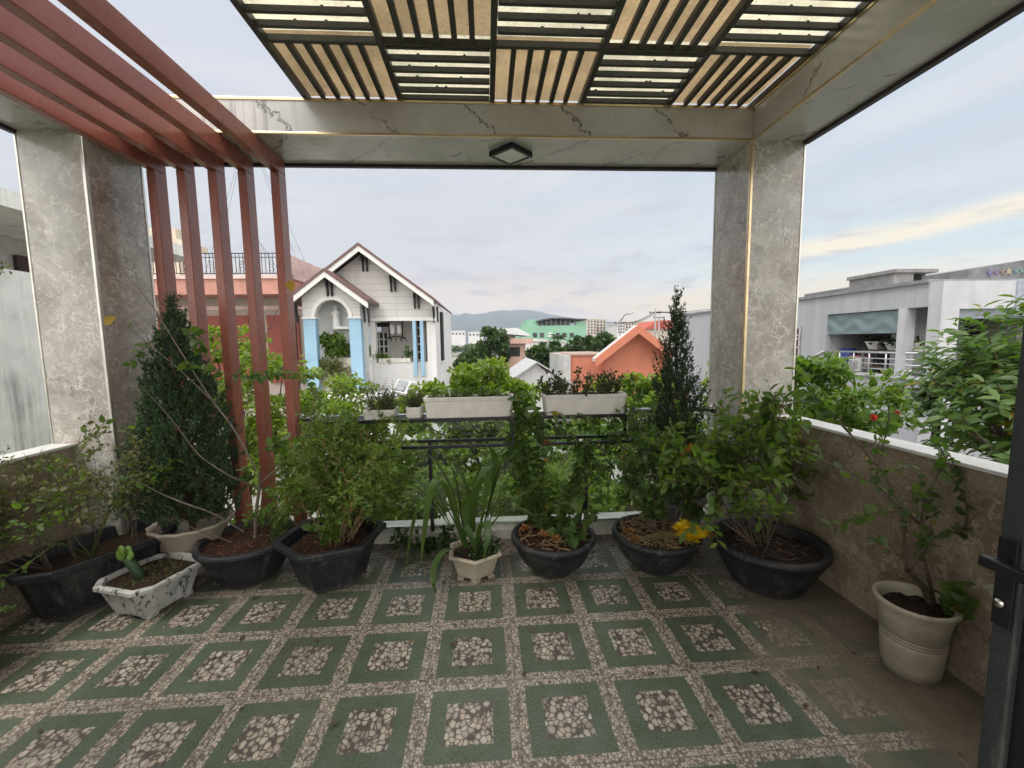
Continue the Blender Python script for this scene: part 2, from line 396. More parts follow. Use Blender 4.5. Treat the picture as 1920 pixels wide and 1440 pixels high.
def granite_mat(name, base, speck, amt=.62):
    m, t = new_mat(name); p = t.pos()
    a = t.noise(p, 190., 2., .6)
    col = t.mix(t.mr(a, amt, amt+.1), base, speck)
    col = t.mix(t.mr(t.noise(p, 6., 6.), .48, .75, 0., .32), col, (.12, .105, .085)); col = t.mix(t.m('MULTIPLY', t.mr(t.noise(t.vm('MULTIPLY', p, (18., 18., 2.)), 1., 5., .65), .54, .74), .40), col, (.20, .19, .17)); col = t.mix(t.mr(t.xyz(p)[2], .05, .0, 0., .4), col, (.13, .105, .08))
    out(t, pbr(t, col, .55, 0., t.bump(a, .4, .002), .35)); return m
def redpaint_mat():
    m, t = new_mat('red brown metal paint'); p = t.pos(); x, y, z = t.xyz(p)
    f = t.noise(p, 3., 5.)
    col = t.ramp(f, [(.3, (.27, .088, .063)), (.7, (.335, .115, .083))])
    col = t.mix(t.mr(t.noise(p, 140., 3., .7), .62, .8, 0., .15), col, (.33, .16, .13))
    st = t.noise(t.vm('MULTIPLY', p, (14., 14., .9)), 1., 4.)
    col = t.mix(t.m('MULTIPLY', t.mr(st, .58, .75), .22), col, (.09, .05, .045))
    out(t, pbr(t, col, t.mr(t.noise(p, 9., 4.), .3, .7, .25, .31), 0., t.bump(t.noise(p, 260., 2.), .05, .001), .55)); return m
def soil_mat(name, c1, c2):
    m, t = new_mat(name); p = t.pos()
    f = t.noise(p, 55., 7., .7)
    out(t, pbr(t, t.ramp(f, [(.3, c1), (.7, c2)]), .9, 0., t.bump(f, 1., .02), .2)); return m
def sheet_mat(name, c, tr):
    m, t = new_mat(name); p = t.pos()
    k = t.mr(t.noise(p, 60., 5., .7), .35, .75, .82, 1.06); k2 = t.mr(t.noise(p, 5., 4.), .3, .7, .85, 1.05)
    spk = t.mr(t.noise(p, 42., 2.), .70, .74)
    kk = t.m('MULTIPLY', t.m('MULTIPLY', k, k2), t.mr(t.n('ShaderNodeObjectInfo').outputs['Random'], 0., 1., .86, 1.08, False))
    col = t.n('ShaderNodeVectorMath', {0: c, 'Scale': kk}, operation='SCALE').outputs[0]
    col = t.mix(t.m('MULTIPLY', spk, .8), col, (.10, .07, .04))
    a = t.n('ShaderNodeBsdfDiffuse', {'Color': col}).outputs[0]; b = t.n('ShaderNodeBsdfTranslucent', {'Color': col}).outputs[0]
    out(t, t.n('ShaderNodeMixShader', {0: tr, 1: a, 2: b}).outputs[0]); return m
def glass_mat():
    m, t = new_mat('clear dusty glass'); p = t.pos()
    fr = t.n('ShaderNodeFresnel', {'IOR': 1.45}).outputs[0]
    tr = t.n('ShaderNodeBsdfTransparent', {'Color': (.92, .96, .94, 1)}).outputs[0]
    gl = t.n('ShaderNodeBsdfGlossy', {'Roughness': .03}).outputs[0]
    df = t.n('ShaderNodeBsdfDiffuse', {'Color': (.5, .52, .5, 1)}).outputs[0]
    a = t.n('ShaderNodeMixShader', {0: fr, 1: tr, 2: gl}).outputs[0]
    k = t.mr(t.noise(p, 6., 7., .7), .4, .85, .01, .09)
    out(t, t.n('ShaderNodeMixShader', {0: k, 1: a, 2: df}).outputs[0]); return m
MAT = dict(
    floor=floor_mat(),
    marbleL=marble_mat('grey brown marble', (.20, .19, .17), (.37, .35, .315), (.60, .58, .54), (0, 0, 0)),
    marbleR=marble_mat('warm grey marble', (.20, .182, .165), (.37, .345, .31), (.60, .57, .53), (5, 3, 1)),
    marbleW=marble_mat('brown marble', (.095, .070, .048), (.20, .155, .11), (.38, .32, .24), (9, 1, 4), .22),
    beam=beamtile_mat(),
    brass=simple('brass trim', (.62, .50, .31), .28, .9, .12, 12.),
    steeltrim=simple('pale steel trim', (.62, .61, .55), .3, .8, .1, 12.),
    darktrim=simple('dark maroon edge strip', (.030, .020, .024), .5, 0., .2),
    red=redpaint_mat(),
    darkmetal=simple('dark grey metal', (.040, .042, .044), .42, .3, .2, 20.),
    slat=simple('dark grey aluminium slat', (.050, .050, .048), .45, .3, .15, 30.),
    cream_sheet=sheet_mat('cream translucent sheet', (.92, .89, .76), .80),
    tan_sheet=sheet_mat('tan translucent sheet', (.64, .55, .41), .72),
    steel=simple('stainless steel', (.60, .59, .56), .2, 1., .08, 8.),
    glass=glass_mat(),
    coping=simple('white coping stone', (.70, .69, .66), .35, 0., .1, 9., 0., .5, .35, (.25, .24, .22)),
    curb=simple('stained pale curb', (.44, .42, .37), .6, 0., .2, 8., .2, .4, .5),
    blackm=simple('black powder coated steel', (.010, .010, .011), .4, .1, .3, 30.),
    door=granite_mat('speckled charcoal door paint', (.028, .034, .034), (.07, .078, .078), .6),
    doorpanel=simple('black door panel', (.010, .011, .013), .3, 0., .3),
    blackpot=granite_mat('black speckled plastic', (.012, .013, .016), (.085, .09, .10), .57),
    whitepl=simple('white planter plastic', (.62, .59, .55), .45, 0., .08, 10., 0., .45, .5, (.30, .25, .2)),
    soil=soil_mat('dark soil', (.016, .010, .007), (.065, .040, .026)),
    mulch=soil_mat('red brown mulch', (.020, .010, .007), (.10, .050, .032)),
    bark=simple('brown stem bark', (.105, .075, .052), .8, 0., .35, 60., .6),
    greystem=simple('grey woody stem', (.17, .14, .11), .8, 0., .3, 60., .6),
    greenstem=simple('green stem', (.085, .11, .035), .6, 0., .3, 40.),
    straw=simple('dry straw', (.25, .17, .085), .8, 0., .4, 40.),
)
def mottled_mat():
    m, t = new_mat('weathered mottled cement'); p = t.pos()
    a = t.noise(t.vm('MULTIPLY', p, (1., 1., .35)), 26., 5., .6, 1.2)
    col = t.ramp(t.noise(p, 9., 6.), [(.3, (.30, .30, .28)), (.7, (.50, .50, .47))])
    col = t.mix(t.mr(a, .55, .61), col, (.05, .055, .06)); col = t.mix(t.mr(t.noise(p, 5., 5.), .55, .8, 0., .5), col, (.13, .14, .09))
    out(t, pbr(t, col, .75, 0., t.bump(t.noise(p, 90., 4.), .4, .004), .3)); return m
MAT['mottled'] = mottled_mat()
MAT['cream_pot'] = granite_mat('weathered cream cement', (.42, .37, .28), (.27, .23, .17), .52)
MAT['beige_pot'] = granite_mat('beige ceramic', (.40, .34, .27), (.25, .21, .16), .6)
MAT['grey_pot'] = granite_mat('grey cement pot', (.15, .16, .15), (.08, .08, .08), .55)

# ------------------------------------------------------------------ balcony structure
# columns: front face y 2.88, back 3.34; right x 1.82..2.19, left x -2.84..-2.46
CF, CB = 2.88, 3.34
SOF, BT = 2.85, 3.06
structure('balcony_floor', MB().box(-2.9, 2.4, -4.09, 3.14, -.14, 0), MAT['floor'])
structure('balcony_slab', MB().box(-2.95, 2.45, -1.65, 3.42, -.40, -.145), MAT['curb'])
structure('curb', MB().box(-2.46, 1.82, 3.143, 3.40, -.14, .07), MAT['curb'])

def column(x0, x1, mat, corner, label, inner_y):
    c = thing('stone_column', label, 'column', ((x0+x1)/2, (CF+CB)/2, 0), 'marble clad balcony columns')
    MB().box(x0, x1, CF, CB, 0, SOF).build('shaft', mat, c, .002)
    e = MB().box(corner-.011, corner+.011, CF-.006, CF+.016, .97 if False else 0, SOF-.002)
    e.build('corner_trim', MAT['brass'] if corner > 0 else MAT['steeltrim'], c, .004)
    o = x1 if corner == x0 else x0
    MB().box(o-.008, o+.008, CF-.004, CF+.012, 0, SOF-.002).build('edge_trim', MAT['steeltrim'], c, .003)
    i = corner
    MB().box(i-.005, i+.005, CB-.010, CB+.006, .07, SOF-.002).build('edge_trim', MAT['steeltrim'], c, .002)
    return c
column(1.82, 2.19, MAT['marbleR'], 1.82, 'warm grey marble column with gold corner strip, right of the glass railing', 0)
column(-2.84, -2.46, MAT['marbleL'], -2.46, 'grey green marble column with steel corner strip, left beside the red slats', 0)

def beam(name, label, boxes, trims, dark):
    b = thing(name, label, 'beam', (boxes[0][0], boxes[0][2], SOF), 'tile clad roof beams')
    mb = MB()
    for q in boxes: mb.box(*q)
    mb.build('cladding', MAT['beam'], b, .002)
    for q in trims: MB().box(*q).build('gold_trim', MAT['brass'], b, .002)
    for q in dark: MB().box(*q).build('edge_strip', MAT['darktrim'], b)
    return b
beam('roof_beam', 'pale veined tile beam across the front, above the glass railing', [(-2.838, 1.82, CF, CB, SOF, BT)],
     [(-2.46, 1.818, CF-.005, CF+.006, BT-.014, BT+.004), (-2.46, 1.818, CF-.007, CF+.010, SOF-.004, SOF+.010)], [(-2.46, 1.82, CB-.016, CB+.014, SOF-.022, SOF+.05)])
beam('roof_beam', 'pale veined tile beam running toward the viewer along the right side', [(1.821, 2.19, -.058, CB, SOF, BT)],
     [(1.814, 1.827, -.058, CF-.008, BT-.012, BT+.004), (1.812, 1.828, -.058, CF-.008, SOF-.004, SOF+.010)], [(2.176, 2.21, -.058, CF-.001, SOF-.022, SOF+.05)])
beam('roof_beam', 'pale tile beam running toward the viewer along the left side', [(-2.84, -2.46, -.058, CF-.001, SOF, BT)],
     [(-2.467, -2.453, -.058, CF-.008, SOF-.004, SOF+.010)], [(-2.86, -2.826, -.058, CF-.001, SOF-.022, SOF+.05)])

def parapet(x0, x1, label, z, mat, c0, c1):
    p = thing('parapet_wall', label, 'wall', ((x0+x1)/2, 1, 0), 'low side walls of the balcony')
    MB().box(x0, x1, -.058, CF-.002, 0, z).build('wall', mat, p)
    MB().box(c0, c1, -.058, CF-.004, z, z+.018).build('coping', MAT['coping'], p, .003)
    return p
parapet(2.07, 2.19, 'low brown marble wall with white coping on the right, behind the rose pot', .953, MAT['marbleW'], 2.055, 2.205)
parapet(-2.84, -2.71, 'low brown marble wall with white coping on the left, behind the big black tub', .885, MAT['marbleW'], -2.855, -2.695)

# red portal frames
for i, x in enumerate((-2.300, -2.105, -1.898, -1.697, -1.478)):
    n = ('leftmost', 'second from the left', 'middle', 'second from the right', 'rightmost')[i]
    f = thing('slat_frame', f'{n} of five red brown metal slat frames by the left column', 'slat frame', (x, 3.2, .07), 'red brown slat frames')
    MB().box(x, x+.058, -.058, 3.268, 2.735, 2.845).build('rafter', MAT['red'], f, .004)
    MB().box(x, x+.058, 3.158, 3.268, .07, 2.734).build('post', MAT['red'], f, .004)

# slatted ceiling
deck = thing('slatted_ceiling', 'dark slatted ceiling of chequered square panels under tan and cream roof sheets', 'ceiling', (.4, 1., 3.06))
xs = [-1.10+.585*i for i in range(6)]; ys = [2.878-.5, 1.79, 1.19, .59, -.01]
cells = []
rng = np.random.default_rng(3)
yb = [2.96]+ys
fr = MB()
for x in xs: fr.box(x-.016, x+.016, yb[-1]-.016, yb[0], BT+.002, BT+.040)
for y in yb[1:]:
    for i in range(5): fr.box(xs[i]+.0165, xs[i+1]-.0165, y-.012, y+.012, BT+.003, BT+.034)
fr.build('frame', MAT['slat'], deck)
for j in range(len(yb)-1):
    y1, y0 = yb[j], yb[j+1]
    for i in range(5):
        x0, x1 = xs[i]+.018, xs[i+1]-.018; a, b = y0+.018, (y1-.018 if j else CF+.002)
        bs = y1-.018
        alongy = (i+j) % 2 == 0
        mb = MB()
        if alongy:
            k = 6; st = (x1-x0)/k
            for q in range(k):
                if q: mb.box(x0+q*st-.014, x0+q*st+.014, a, b, BT+.004, BT+.034)
        else:
            k = 6 if b-a > .5 else 5; st = (b-a)/k
            for q in range(k):
                mb.box(x0, x1, a+q*st, a+q*st+.020, BT+.004, BT+.032)
                if q == k-1 and j == 0: mb.box(x0, x1, bs-.075, bs-.055, BT+.004, BT+.032)
                if q and rng.random() < .8:
                    for xx in rng.uniform(x0+.05, x1-.05, 2): mb.ball((xx, a+q*st+.012, BT+.036), .010, 8)
        mb.build('slat_panel', MAT['slat'], deck)
        MB().box(x0-.016, x1+.016, a-.016, bs+.016, BT+.058, BT+.062).build('roof_sheet', MAT['tan_sheet'] if alongy else MAT['cream_sheet'], deck)

# unseen front of the balcony's house, added behind the viewer to block low light
hw = thing('house_wall', 'unseen cream house wall with a wide doorway opening onto the balcony', 'wall', (0, -.13, 0))
crm = simple('cream interior plaster', (.58, .55, .49), .7, 0., .05, 2.)
hm = MB().box(-3.4, -1.30, -.20, -.06, -.4, 3.4).box(1.40, 2.9, -.20, -.06, -.4, 3.4).box(-1.299, 1.399, -.20, -.06, 2.42, 3.4)
hm.build('facade', crm, hw)
# lamp on the beam soffit
lamp = thing('ceiling_lamp', 'square black framed lamp turned like a diamond under the front beam, unlit', 'lamp', (.2, 3.10, SOF))
c = np.array((.2, 3.095)); h = .152
def dia(hh): return [(c[0]-hh, c[1]), (c[0], c[1]-hh), (c[0]+hh, c[1]), (c[0], c[1]+hh)]
for k in range(4):
    A, B = dia(h), dia(h-.026)
    MB().prism([A[k], A[(k+1) % 4], B[(k+1) % 4], B[k]], SOF-.036, SOF-.001, 'z').build('frame', MAT['blackm'], lamp)
MB().prism(dia(h-.0265), SOF-.030, SOF-.002, 'z').build('diffuser', simple('frosted lamp diffuser', (.80, .82, .78), .45), lamp)

# glass railing
gl = thing('glass_railing', 'clear glass railing with stainless steel handrail along the front edge', 'railing', (.2, 3.25, .07))
for a, b in ((-1.41, -.335), (-.325, .745), (.755, 1.815)): MB().box(a, b, 3.246, 3.256, .085, .93).build('glass_pane', MAT['glass'], gl)
MB().box(-1.415, 1.816, 3.238, 3.264, .071, .088).build('glass_channel', MAT['steel'], gl)
hr = MB().tube([(-1.405, 3.25, .965), (1.80, 3.25, .965)], .021, n=16).build('handrail', MAT['steel'], gl)
for x, s_ in ((-1.418, 1), (1.818, -1)): MB().tube([(x, 3.25, .965), (x+.022*s_, 3.25, .965)], .037, n=18).build('flange', MAT['steel'], hr)

# open door at the right
dr = thing('door', 'open dark grey metal door seen edge on at the right side', 'door', (1.353, .5, .012))
MB().box(1.328, 1.378, .925, .975, .012, 2.35).box(1.328, 1.378, .06, .11, .012, 2.35).box(1.328, 1.378, .1105, .9245, .012, .12).box(1.328, 1.378, .1105, .9245, 2.25, 2.35).build('leaf_frame', MAT['door'], dr, .004)
MB().box(1.346, 1.360, .1106, .9244, .1205, 2.2495).build('door_panel', MAT['doorpanel'], dr)
lk = MB().box(1.318, 1.3275, .930, .972, .765, 1.005).build('lock_plate', MAT['blackm'], dr, .003)
hn = MB().tube([(1.3175, .951, .942), (1.273, .951, .942)], .011, n=12).box(1.260, 1.278, .835, .968, .928, .956)
hn.build('handle', MAT['blackm'], lk, .004)
MB().tube([(1.3175, .951, .83), (1.306, .951, .83)], .011, n=14).build('key_cylinder', MAT['steel'], lk)
MB().prism([(.9755, .825), (1.004, .845), (.9755, .868)], 1.329, 1.352, 'x').build('latch', MAT['steel'], dr)

# ------------------------------------------------------------------ surroundings
GZ = -4.0
def ground_mat():
    m, t = new_mat('dusty concrete ground'); p = t.pos()
    f = t.noise(p, .5, 7., .6)
    col = t.ramp(f, [(.3, (.15, .145, .13)), (.55, (.24, .23, .21)), (.75, (.32, .31, .29))])
    out(t, pbr(t, t.mix(t.mr(t.noise(p, .02, 3.), .45, .6), col, (.10, .12, .07)), .85)); return m
structure('ground', MB().box(-5000, 5000, -300, 7000, GZ-1, GZ), ground_mat())

def hills(name, Yd, pts, mat, base=0.):
    rs = np.random.default_rng(8)
    P = [at(x, y, Yd) for x, y in pts]
    X = np.array([p[0] for p in P]); Z = np.array([p[2] for p in P])
    xs_ = np.linspace(X[0], X[-1], 140)
    zs = np.interp(xs_, X, Z); zs = np.convolve(np.pad(zs, 3, 'edge'), np.ones(7)/7, 'valid')
    ph = rs.uniform(0, 6, 6)
    for k in range(6): zs += (6/(k+1))*np.sin(xs_*(.012*(k+1)**1.4)*2500/Yd+ph[k])
    rows = []
    for a, q in ((0, 1.), (350, .72), (500, .66), (-260, .74), (-520, .45), (-800, .18), (-1050, -.05)):
        rows.append((a, q))
    rows.sort()
    v = []
    for a, q in rows:
        for i in range(140):
            spur = 1+.18*math.sin(xs_[i]*.025+a*.004)+.1*math.sin(xs_[i]*.06+a*.01)
            z = zs[i] if a == 0 else GZ+(zs[i]-GZ)*q*spur if q > 0 else GZ-2
            v.append((xs_[i], Yd+a, z))
    f = [(r*140+i, r*140+i+1, (r+1)*140+i+1, (r+1)*140+i) for r in range(len(rows)-1) for i in range(139)]
    mb = MB(); mb.add(v, f, 0, True); return structure(name, mb, mat)
hills('mountain', 3000, [(300, 620), (500, 612), (700, 600), (790, 592), (845, 584), (880, 597), (915, 586), (950, 580), (988, 576), (1030, 588), (1065, 600), (1110, 601), (1135, 597), (1180, 604), (1230, 612), (1300, 600), (1400, 604), (1600, 612), (1900, 620)],
      simple('forested mountain side', (.028, .045, .045), .9, 0., .3, .02))

white = simple('white painted wall', (.66, .65, .63), .7, 0., .05, 1.5, 0., .3, .5, (.4, .39, .37))
def siding_mat():
    m, t = new_mat('white weatherboard'); p = t.pos(); x, y, z = t.xyz(p)
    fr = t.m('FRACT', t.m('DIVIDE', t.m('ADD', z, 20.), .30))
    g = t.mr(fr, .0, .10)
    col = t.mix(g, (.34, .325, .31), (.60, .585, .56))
    col = t.mix(t.m('MULTIPLY', t.m('MULTIPLY', t.mr(t.noise(t.vm('MULTIPLY', p, (5., 5., .3)), 1., 5., .65), .5, .72), t.mr(t.noise(p, .8, 3.), .4, .65)), .45), col, (.24, .22, .20))
    out(t, pbr(t, t.mix(t.m('MULTIPLY', t.noise(p, 3., 4.), .16), col, (.45, .42, .37)), .6, 0., t.bump(fr, .4, .03))); return m
siding = siding_mat()
blue = simple('sky blue paint', (.26, .42, .54), .6, 0., .05, 2.)
roofbrown = simple('brown roof sheet', (.125, .065, .058), .6, 0., .12, 3.)
blackw = simple('black carved wood', (.012, .012, .014), .6)
dkroom = simple('dark interior', (.020, .019, .020), .8)
paneglass = simple('dark window glass', (.030, .036, .045), .08, 0., .2)

# --- white gabled house across the street
HY = 20.
wh = thing('gabled_house', 'white weatherboarded house with two brown gables, blue pillars and arched niche', 'house', (-5.5, 22, GZ))
def PX(x, y, Y=HY): p = at(x, y, Y); return p[0], p[2]
rx, rz_ = PX(678, 465); ex, ez = PX(810, 561); lx = 2*rx-ex
sl_ = (rz_-ez)/(ex-rx)
band = PX(700, 597)[1]; flo = PX(700, 690)[1]
x_r = PX(815, 600)[0]                        # right corner of the front
x_l = PX(562, 600, 18.8)[0]
# gable wall of the main block, from the band up
def wallpoly(x0, x1, zb, cx_, cz): return [(x0, zb), (x1, zb), (x1, cz-sl_*(x1-cx_)-.12), (cx_, cz-.12), (x0, cz-sl_*(cx_-x0)-.12)]
MB().prism(wallpoly(lx+.5, x_r, band, rx, rz_), HY+.25, HY+9, 'y').build('gable_wall', siding, wh)
# roof slabs
def roof(cx_, cz, ex_, y0, y1, th=.13):
    ezz = cz-sl_*(ex_-cx_); lx_ = 2*cx_-ex_
    a = MB(); a.prism([(cx_, cz+.0), (ex_, ezz), (ex_, ezz+th), (cx_, cz+th), (lx_, ezz+th), (lx_, ezz)], y0, y1, 'y')
    r_ = a.build('roof', roofbrown, wh)
    d = .24
    b = MB().prism([(cx_, cz-.001), (ex_-.02, ezz+.013), (ex_-.02, ezz-d), (cx_, cz-d), (lx_+.02, ezz-d), (lx_+.02, ezz+.013)], y0+.03, y0+.12, 'y')
    b.build('bargeboard', white, r_)
    return r_
roof(rx, rz_, ex+.15, HY-.55, HY+9.4)
Y2 = 18.8
rx2, rz2 = PX(607, 508, Y2-.5); ex2, ez2 = PX(690, 573, Y2-.5)
rf2 = roof(rx2, rz2, ex2, Y2-.5, HY+.2)
x2l, x2r = PX(568, 600, Y2)[0], PX(676, 600, Y2)[0]
# arched porch front: spandrel with an arch, blue posts either side
al, ar = PX(591, 600, Y2)[0], PX(654, 600, Y2)[0]; acx = (al+ar)/2; ara = (ar-al)/2; az0 = PX(600, 595, Y2)[1]
arc = [(acx+ara*math.cos(a), az0+ara*1.05*math.sin(a)) for a in np.linspace(0, PI, 25)]
zs2 = lambda x: rz2-.13-sl_*abs(x-rx2)
poly = [(x2l, az0), (al-.0, az0)]+arc[::-1][0:]+[(x2r, az0), (x2r, zs2(x2r)), (rx2, zs2(rx2)), (x2l, zs2(x2l))]
mbp = MB().prism([poly[0]]+arc[::-1]+[(x2r, az0), (x2r, zs2(x2r)), (rx2, zs2(rx2)), (x2l, zs2(x2l))], Y2, Y2+.25, 'y')
mbp.build('porch_gable', siding, wh)
arc2 = [(acx+(ara+.16)*math.cos(a), az0+(ara+.16)*1.05*math.sin(a)) for a in np.linspace(0, PI, 25)]
MB().prism(arc+arc2[::-1], Y2-.05, Y2-.002, 'y').build('arch_trim', white, wh)
for a, b in ((x2l, al), (ar, x2r)):
    MB().box(a, b, Y2, Y2+.35, GZ, az0-.06).build('blue_pillar', blue, wh)
    MB().box(a-.05, b+.05, Y2-.05, Y2+.4, az0-.059, az0-.001).build('ledge', white, wh)
MB().box(x2l, x2r, Y2+1.0, Y2+1.1, GZ, zs2(x2r)).build('niche_wall', simple('off white niche wall', (.60, .61, .60), .7, 0., .08, 2.), wh)
nz = PX(632, 611, Y2)[1]
MB().box(PX(618, 611, Y2)[0], PX(648, 611, Y2)[0], Y2+.45, Y2+.99, nz-.12, nz).build('shelf', white, wh)
pz = PX(620, 628, Y2)[1]
MB().box(al+.001, ar-.001, Y2+.30, Y2+.42, GZ, PX(620, 672, Y2)[1]).build('planter_wall', simple('mossy plaster', (.40, .37, .30), .8, 0., .3, 4., 0., .3, .5), wh)
# main front below the band: recessed balcony
bx0, bx1 = PX(700, 600)[0], PX(798, 600)[0]
mb = MB().box(x2r+.001, bx0, HY+.25, HY+.6, GZ, band-.1).box(bx1, x_r, HY+.25, HY+.6, GZ, band-.1).box(bx0+.001, bx1-.001, HY+.25, HY+.55, GZ, PX(740, 680)[1])
mb.build('front_wall', white, wh)
MB().box(x2r+.002, x_r+.06, HY+.12, HY+.249, band-.12, band+.03).build('band', white, wh)
MB().box(bx0-.2, x_r-.02, HY+2.2, HY+2.3, GZ, band).build('balcony_back_wall', simple('cream plaster', (.62, .60, .56), .7, 0., .05, 2.), wh)
def gridwin(x0, x1, z0, z1, y, par, nx, nz_, frame):
    g = MB().box(x0, x1, y-.03, y, z0, z1).build('window', paneglass, par)
    m_ = MB()
    for i in range(nx+1): m_.box(x0+(x1-x0)*i/nx-.035, x0+(x1-x0)*i/nx+.035, y-.07, y-.031, z0, z1)
    for j in range(nz_+1): m_.box(x0, x1, y-.068, y-.0305, z0+(z1-z0)*j/nz_-.035, z0+(z1-z0)*j/nz_+.035)
    m_.build('frame', frame, g); return g
q0, q1 = PX(702, 623, HY+2.1), PX(728, 655, HY+2.1); gridwin(q0[0], q1[0], PX(715, 676, HY+2.1)[1], q0[1], HY+2.19, wh, 3, 4, white)
q0, q1 = PX(780, 600, HY+2.1), PX(797, 655, HY+2.1); gridwin(q0[0], q1[0], PX(715, 676, HY+2.1)[1], q0[1], HY+2.19, wh, 2, 5, white)
MB().box(PX(702, 607, HY+2.1)[0], PX(727, 607, HY+2.1)[0], HY+2.14, HY+2.19, PX(702, 613, HY+2.1)[1], PX(702, 605, HY+2.1)[1]).build('air_vent', dkroom, wh)
for xx in (775, 789):
    MB().box(PX(xx-3.2, 600)[0], PX(xx+3.2, 600)[0], HY+.1, HY+.24, PX(740, 706)[1], band-.121).build('blue_post', blue, wh)
MB().box(bx0+.1, PX(768, 680)[0], HY+.20, HY+.5, PX(740, 680)[1]+.001, PX(740, 672)[1]).build('balcony_planter', simple('pale planter box', (.6, .56, .5), .7), wh)
# side wall with a slot window, running away from the viewer
MB().prism([(HY+.601, GZ), (HY+9, GZ), (HY+9, band+.55), (HY+3.0, band+.7), (HY+.601, band+.8)], x_r-.2, x_r+.001, 'x').build('side_wall', white, wh)
MB().box(x_r+.0015, x_r+.12, HY+2.2, HY+2.9, PX(825, 676, HY+2.3)[1], PX(825, 585, HY+2.3)[1]).build('slot_window', dkroom, wh)
wing = MB().prism([(HY+.9, GZ), (HY+6, GZ), (HY+6, PX(850, 610, HY+5)[1]), (HY+3.4, PX(835, 560, HY+3.4)[1]), (HY+.9, PX(820, 548, HY+1)[1])], x_r+.125, x_r+.28, 'x')
# brackets
def bracket(x, z, y):
    m_ = MB()
    for o in (-.11, .07):
        m_.prism([(y, z), (y, z-.14), (y+.14, z-.34), (y+.2, z-.72), (y+.3, z-.72), (y+.3, z)], x+o, x+o+.07, 'x')
    m_.build('bracket', blackw, wh)
for fx in (-.42, .0, .40, .74, 1.02):
    x = rx+.05+fx*(ex-rx)
    bracket(x, rz_-.25-sl_*abs(x-rx), HY-.06)
for fx in (-.86, .02, .88):
    x = rx2+fx*(ex2-rx2); bracket(x, rz2-.25-sl_*abs(x-rx2), Y2-.32)
# statue and lantern
sx_, sz_ = PX(631, 610, Y2+.7)[0], nz
st = thing('statue', 'white robed statue standing on the shelf of the arched niche', 'statue', (sx_, Y2+.7, sz_))
mbs = MB().lathe((sx_, Y2+.7, sz_), [(r_*.9, z_*.76) for r_, z_ in [(.20, 0), (.20, .06), (.16, .12), (.17, .35), (.15, .62), (.19, .80), (.15, .92), (.06, .98), (.055, 1.01), (.095, 1.06), (.10, 1.13), (.07, 1.2), (0, 1.23)]], 18)
mbs.tube([(sx_-.15, Y2+.66, sz_+.65), (sx_-.17, Y2+.6, sz_+.50), (sx_-.03, Y2+.53, sz_+.57)], .05, .035, 8).tube([(sx_+.15, Y2+.66, sz_+.65), (sx_+.17, Y2+.6, sz_+.50), (sx_+.03, Y2+.53, sz_+.57)], .05, .035, 8)
mbs.build('robed_figure', white, st)
MB().lathe((sx_, Y2+.73, sz_), [(.24, .02), (.26, .3), (.22, .8), (.13, 1.15), (.02, 1.28)], 14).build('cloak', simple('grey blue stone', (.33, .37, .38), .7), st) if False else None
lxz = PX(742, 617, HY+.9); q = MB(); X0, Z0 = lxz
for s1 in (-.32, .32):
    q.tube([(X0+s1, HY+.9, Z0-.5), (X0+s1*.95, HY+.9, Z0-.1), (X0+s1*1.05, HY+.9, Z0+.5)], .035, n=6)
    q.tube([(X0-.45, HY+.9, Z0+s1*1.3), (X0, HY+.9, Z0+s1*1.1), (X0+.45, HY+.9, Z0+s1*1.3)], .035, n=6)
for s1 in (-.4, -.2, 0, .2, .4): q.tube([(X0+s1, HY+.9, Z0-.42), (X0+s1*1.3, HY+.9, Z0-.58)], .03, n=5).tube([(X0+s1, HY+.9, Z0+.42), (X0+s1*1.3, HY+.9, Z0+.56)], .03, n=5)
lt = thing('hanging_lantern', 'black wrought lantern frame with two white lamps hanging in the balcony', 'lantern', (X0, HY+.9, Z0))
q.tube([(X0, HY+.9, Z0+.42), (X0, HY+.9, band)], .02).build('frame', blackw, lt)
for s1 in (-.16, .17): MB().lathe((X0+s1, HY+.9, Z0-.25), [(.05, 0), (.12, .05), (.13, .4), (.06, .5)], 12).build('lamp_shade', white, lt)

# --- pink house behind the red slats
PY = 22.
pk = thing('pink_house', 'salmon pink house with roof terrace behind the red slats', 'house', (-9.5, 19, GZ))
salmon = simple('salmon render', (.50, .25, .20), .75, 0., .12, 1.5, 0., .3, .3); palep = simple('pale pink render', (.62, .47, .42), .75, 0., .14, 2., 0., .3, .5, (.3, .2, .2))
def PP(x, y, Y=PY): p = at(x, y, Y); return p[0], p[2]
zt, zb = PP(420, 522)[1], PP(420, 556)[1]; xr = PP(563, 560)[0]
MB().box(-19.5, xr, PY-.9, PY+4.2, zb, zt-.16).build('terrace_slab', salmon, pk)
MB().box(-19.5, xr+.06, PY-.98, PY+4.2, zt-.159, zt).build('cornice', palep, pk)
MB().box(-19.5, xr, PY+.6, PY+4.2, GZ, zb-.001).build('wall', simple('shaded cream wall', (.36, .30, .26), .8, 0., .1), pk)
for x0, x1 in ((-18., -16.), (-14.2, -12.1), (-11.2, -9.6)):
    d_ = MB().box(x0, x1, PY+.5, PY+.599, -.4, zb-.9).build('door', simple('red brown door', (.22, .045, .03), .6), pk)
    MB().box((x0+x1)/2-.03, (x0+x1)/2+.03, PY+.46, PY+.499, -.4, zb-.95).build('frame', blackw, d_)
MB().box(-19.5, xr, PY+.52, PY+.598, zb-.62, zb-.42).build('band', palep, pk)
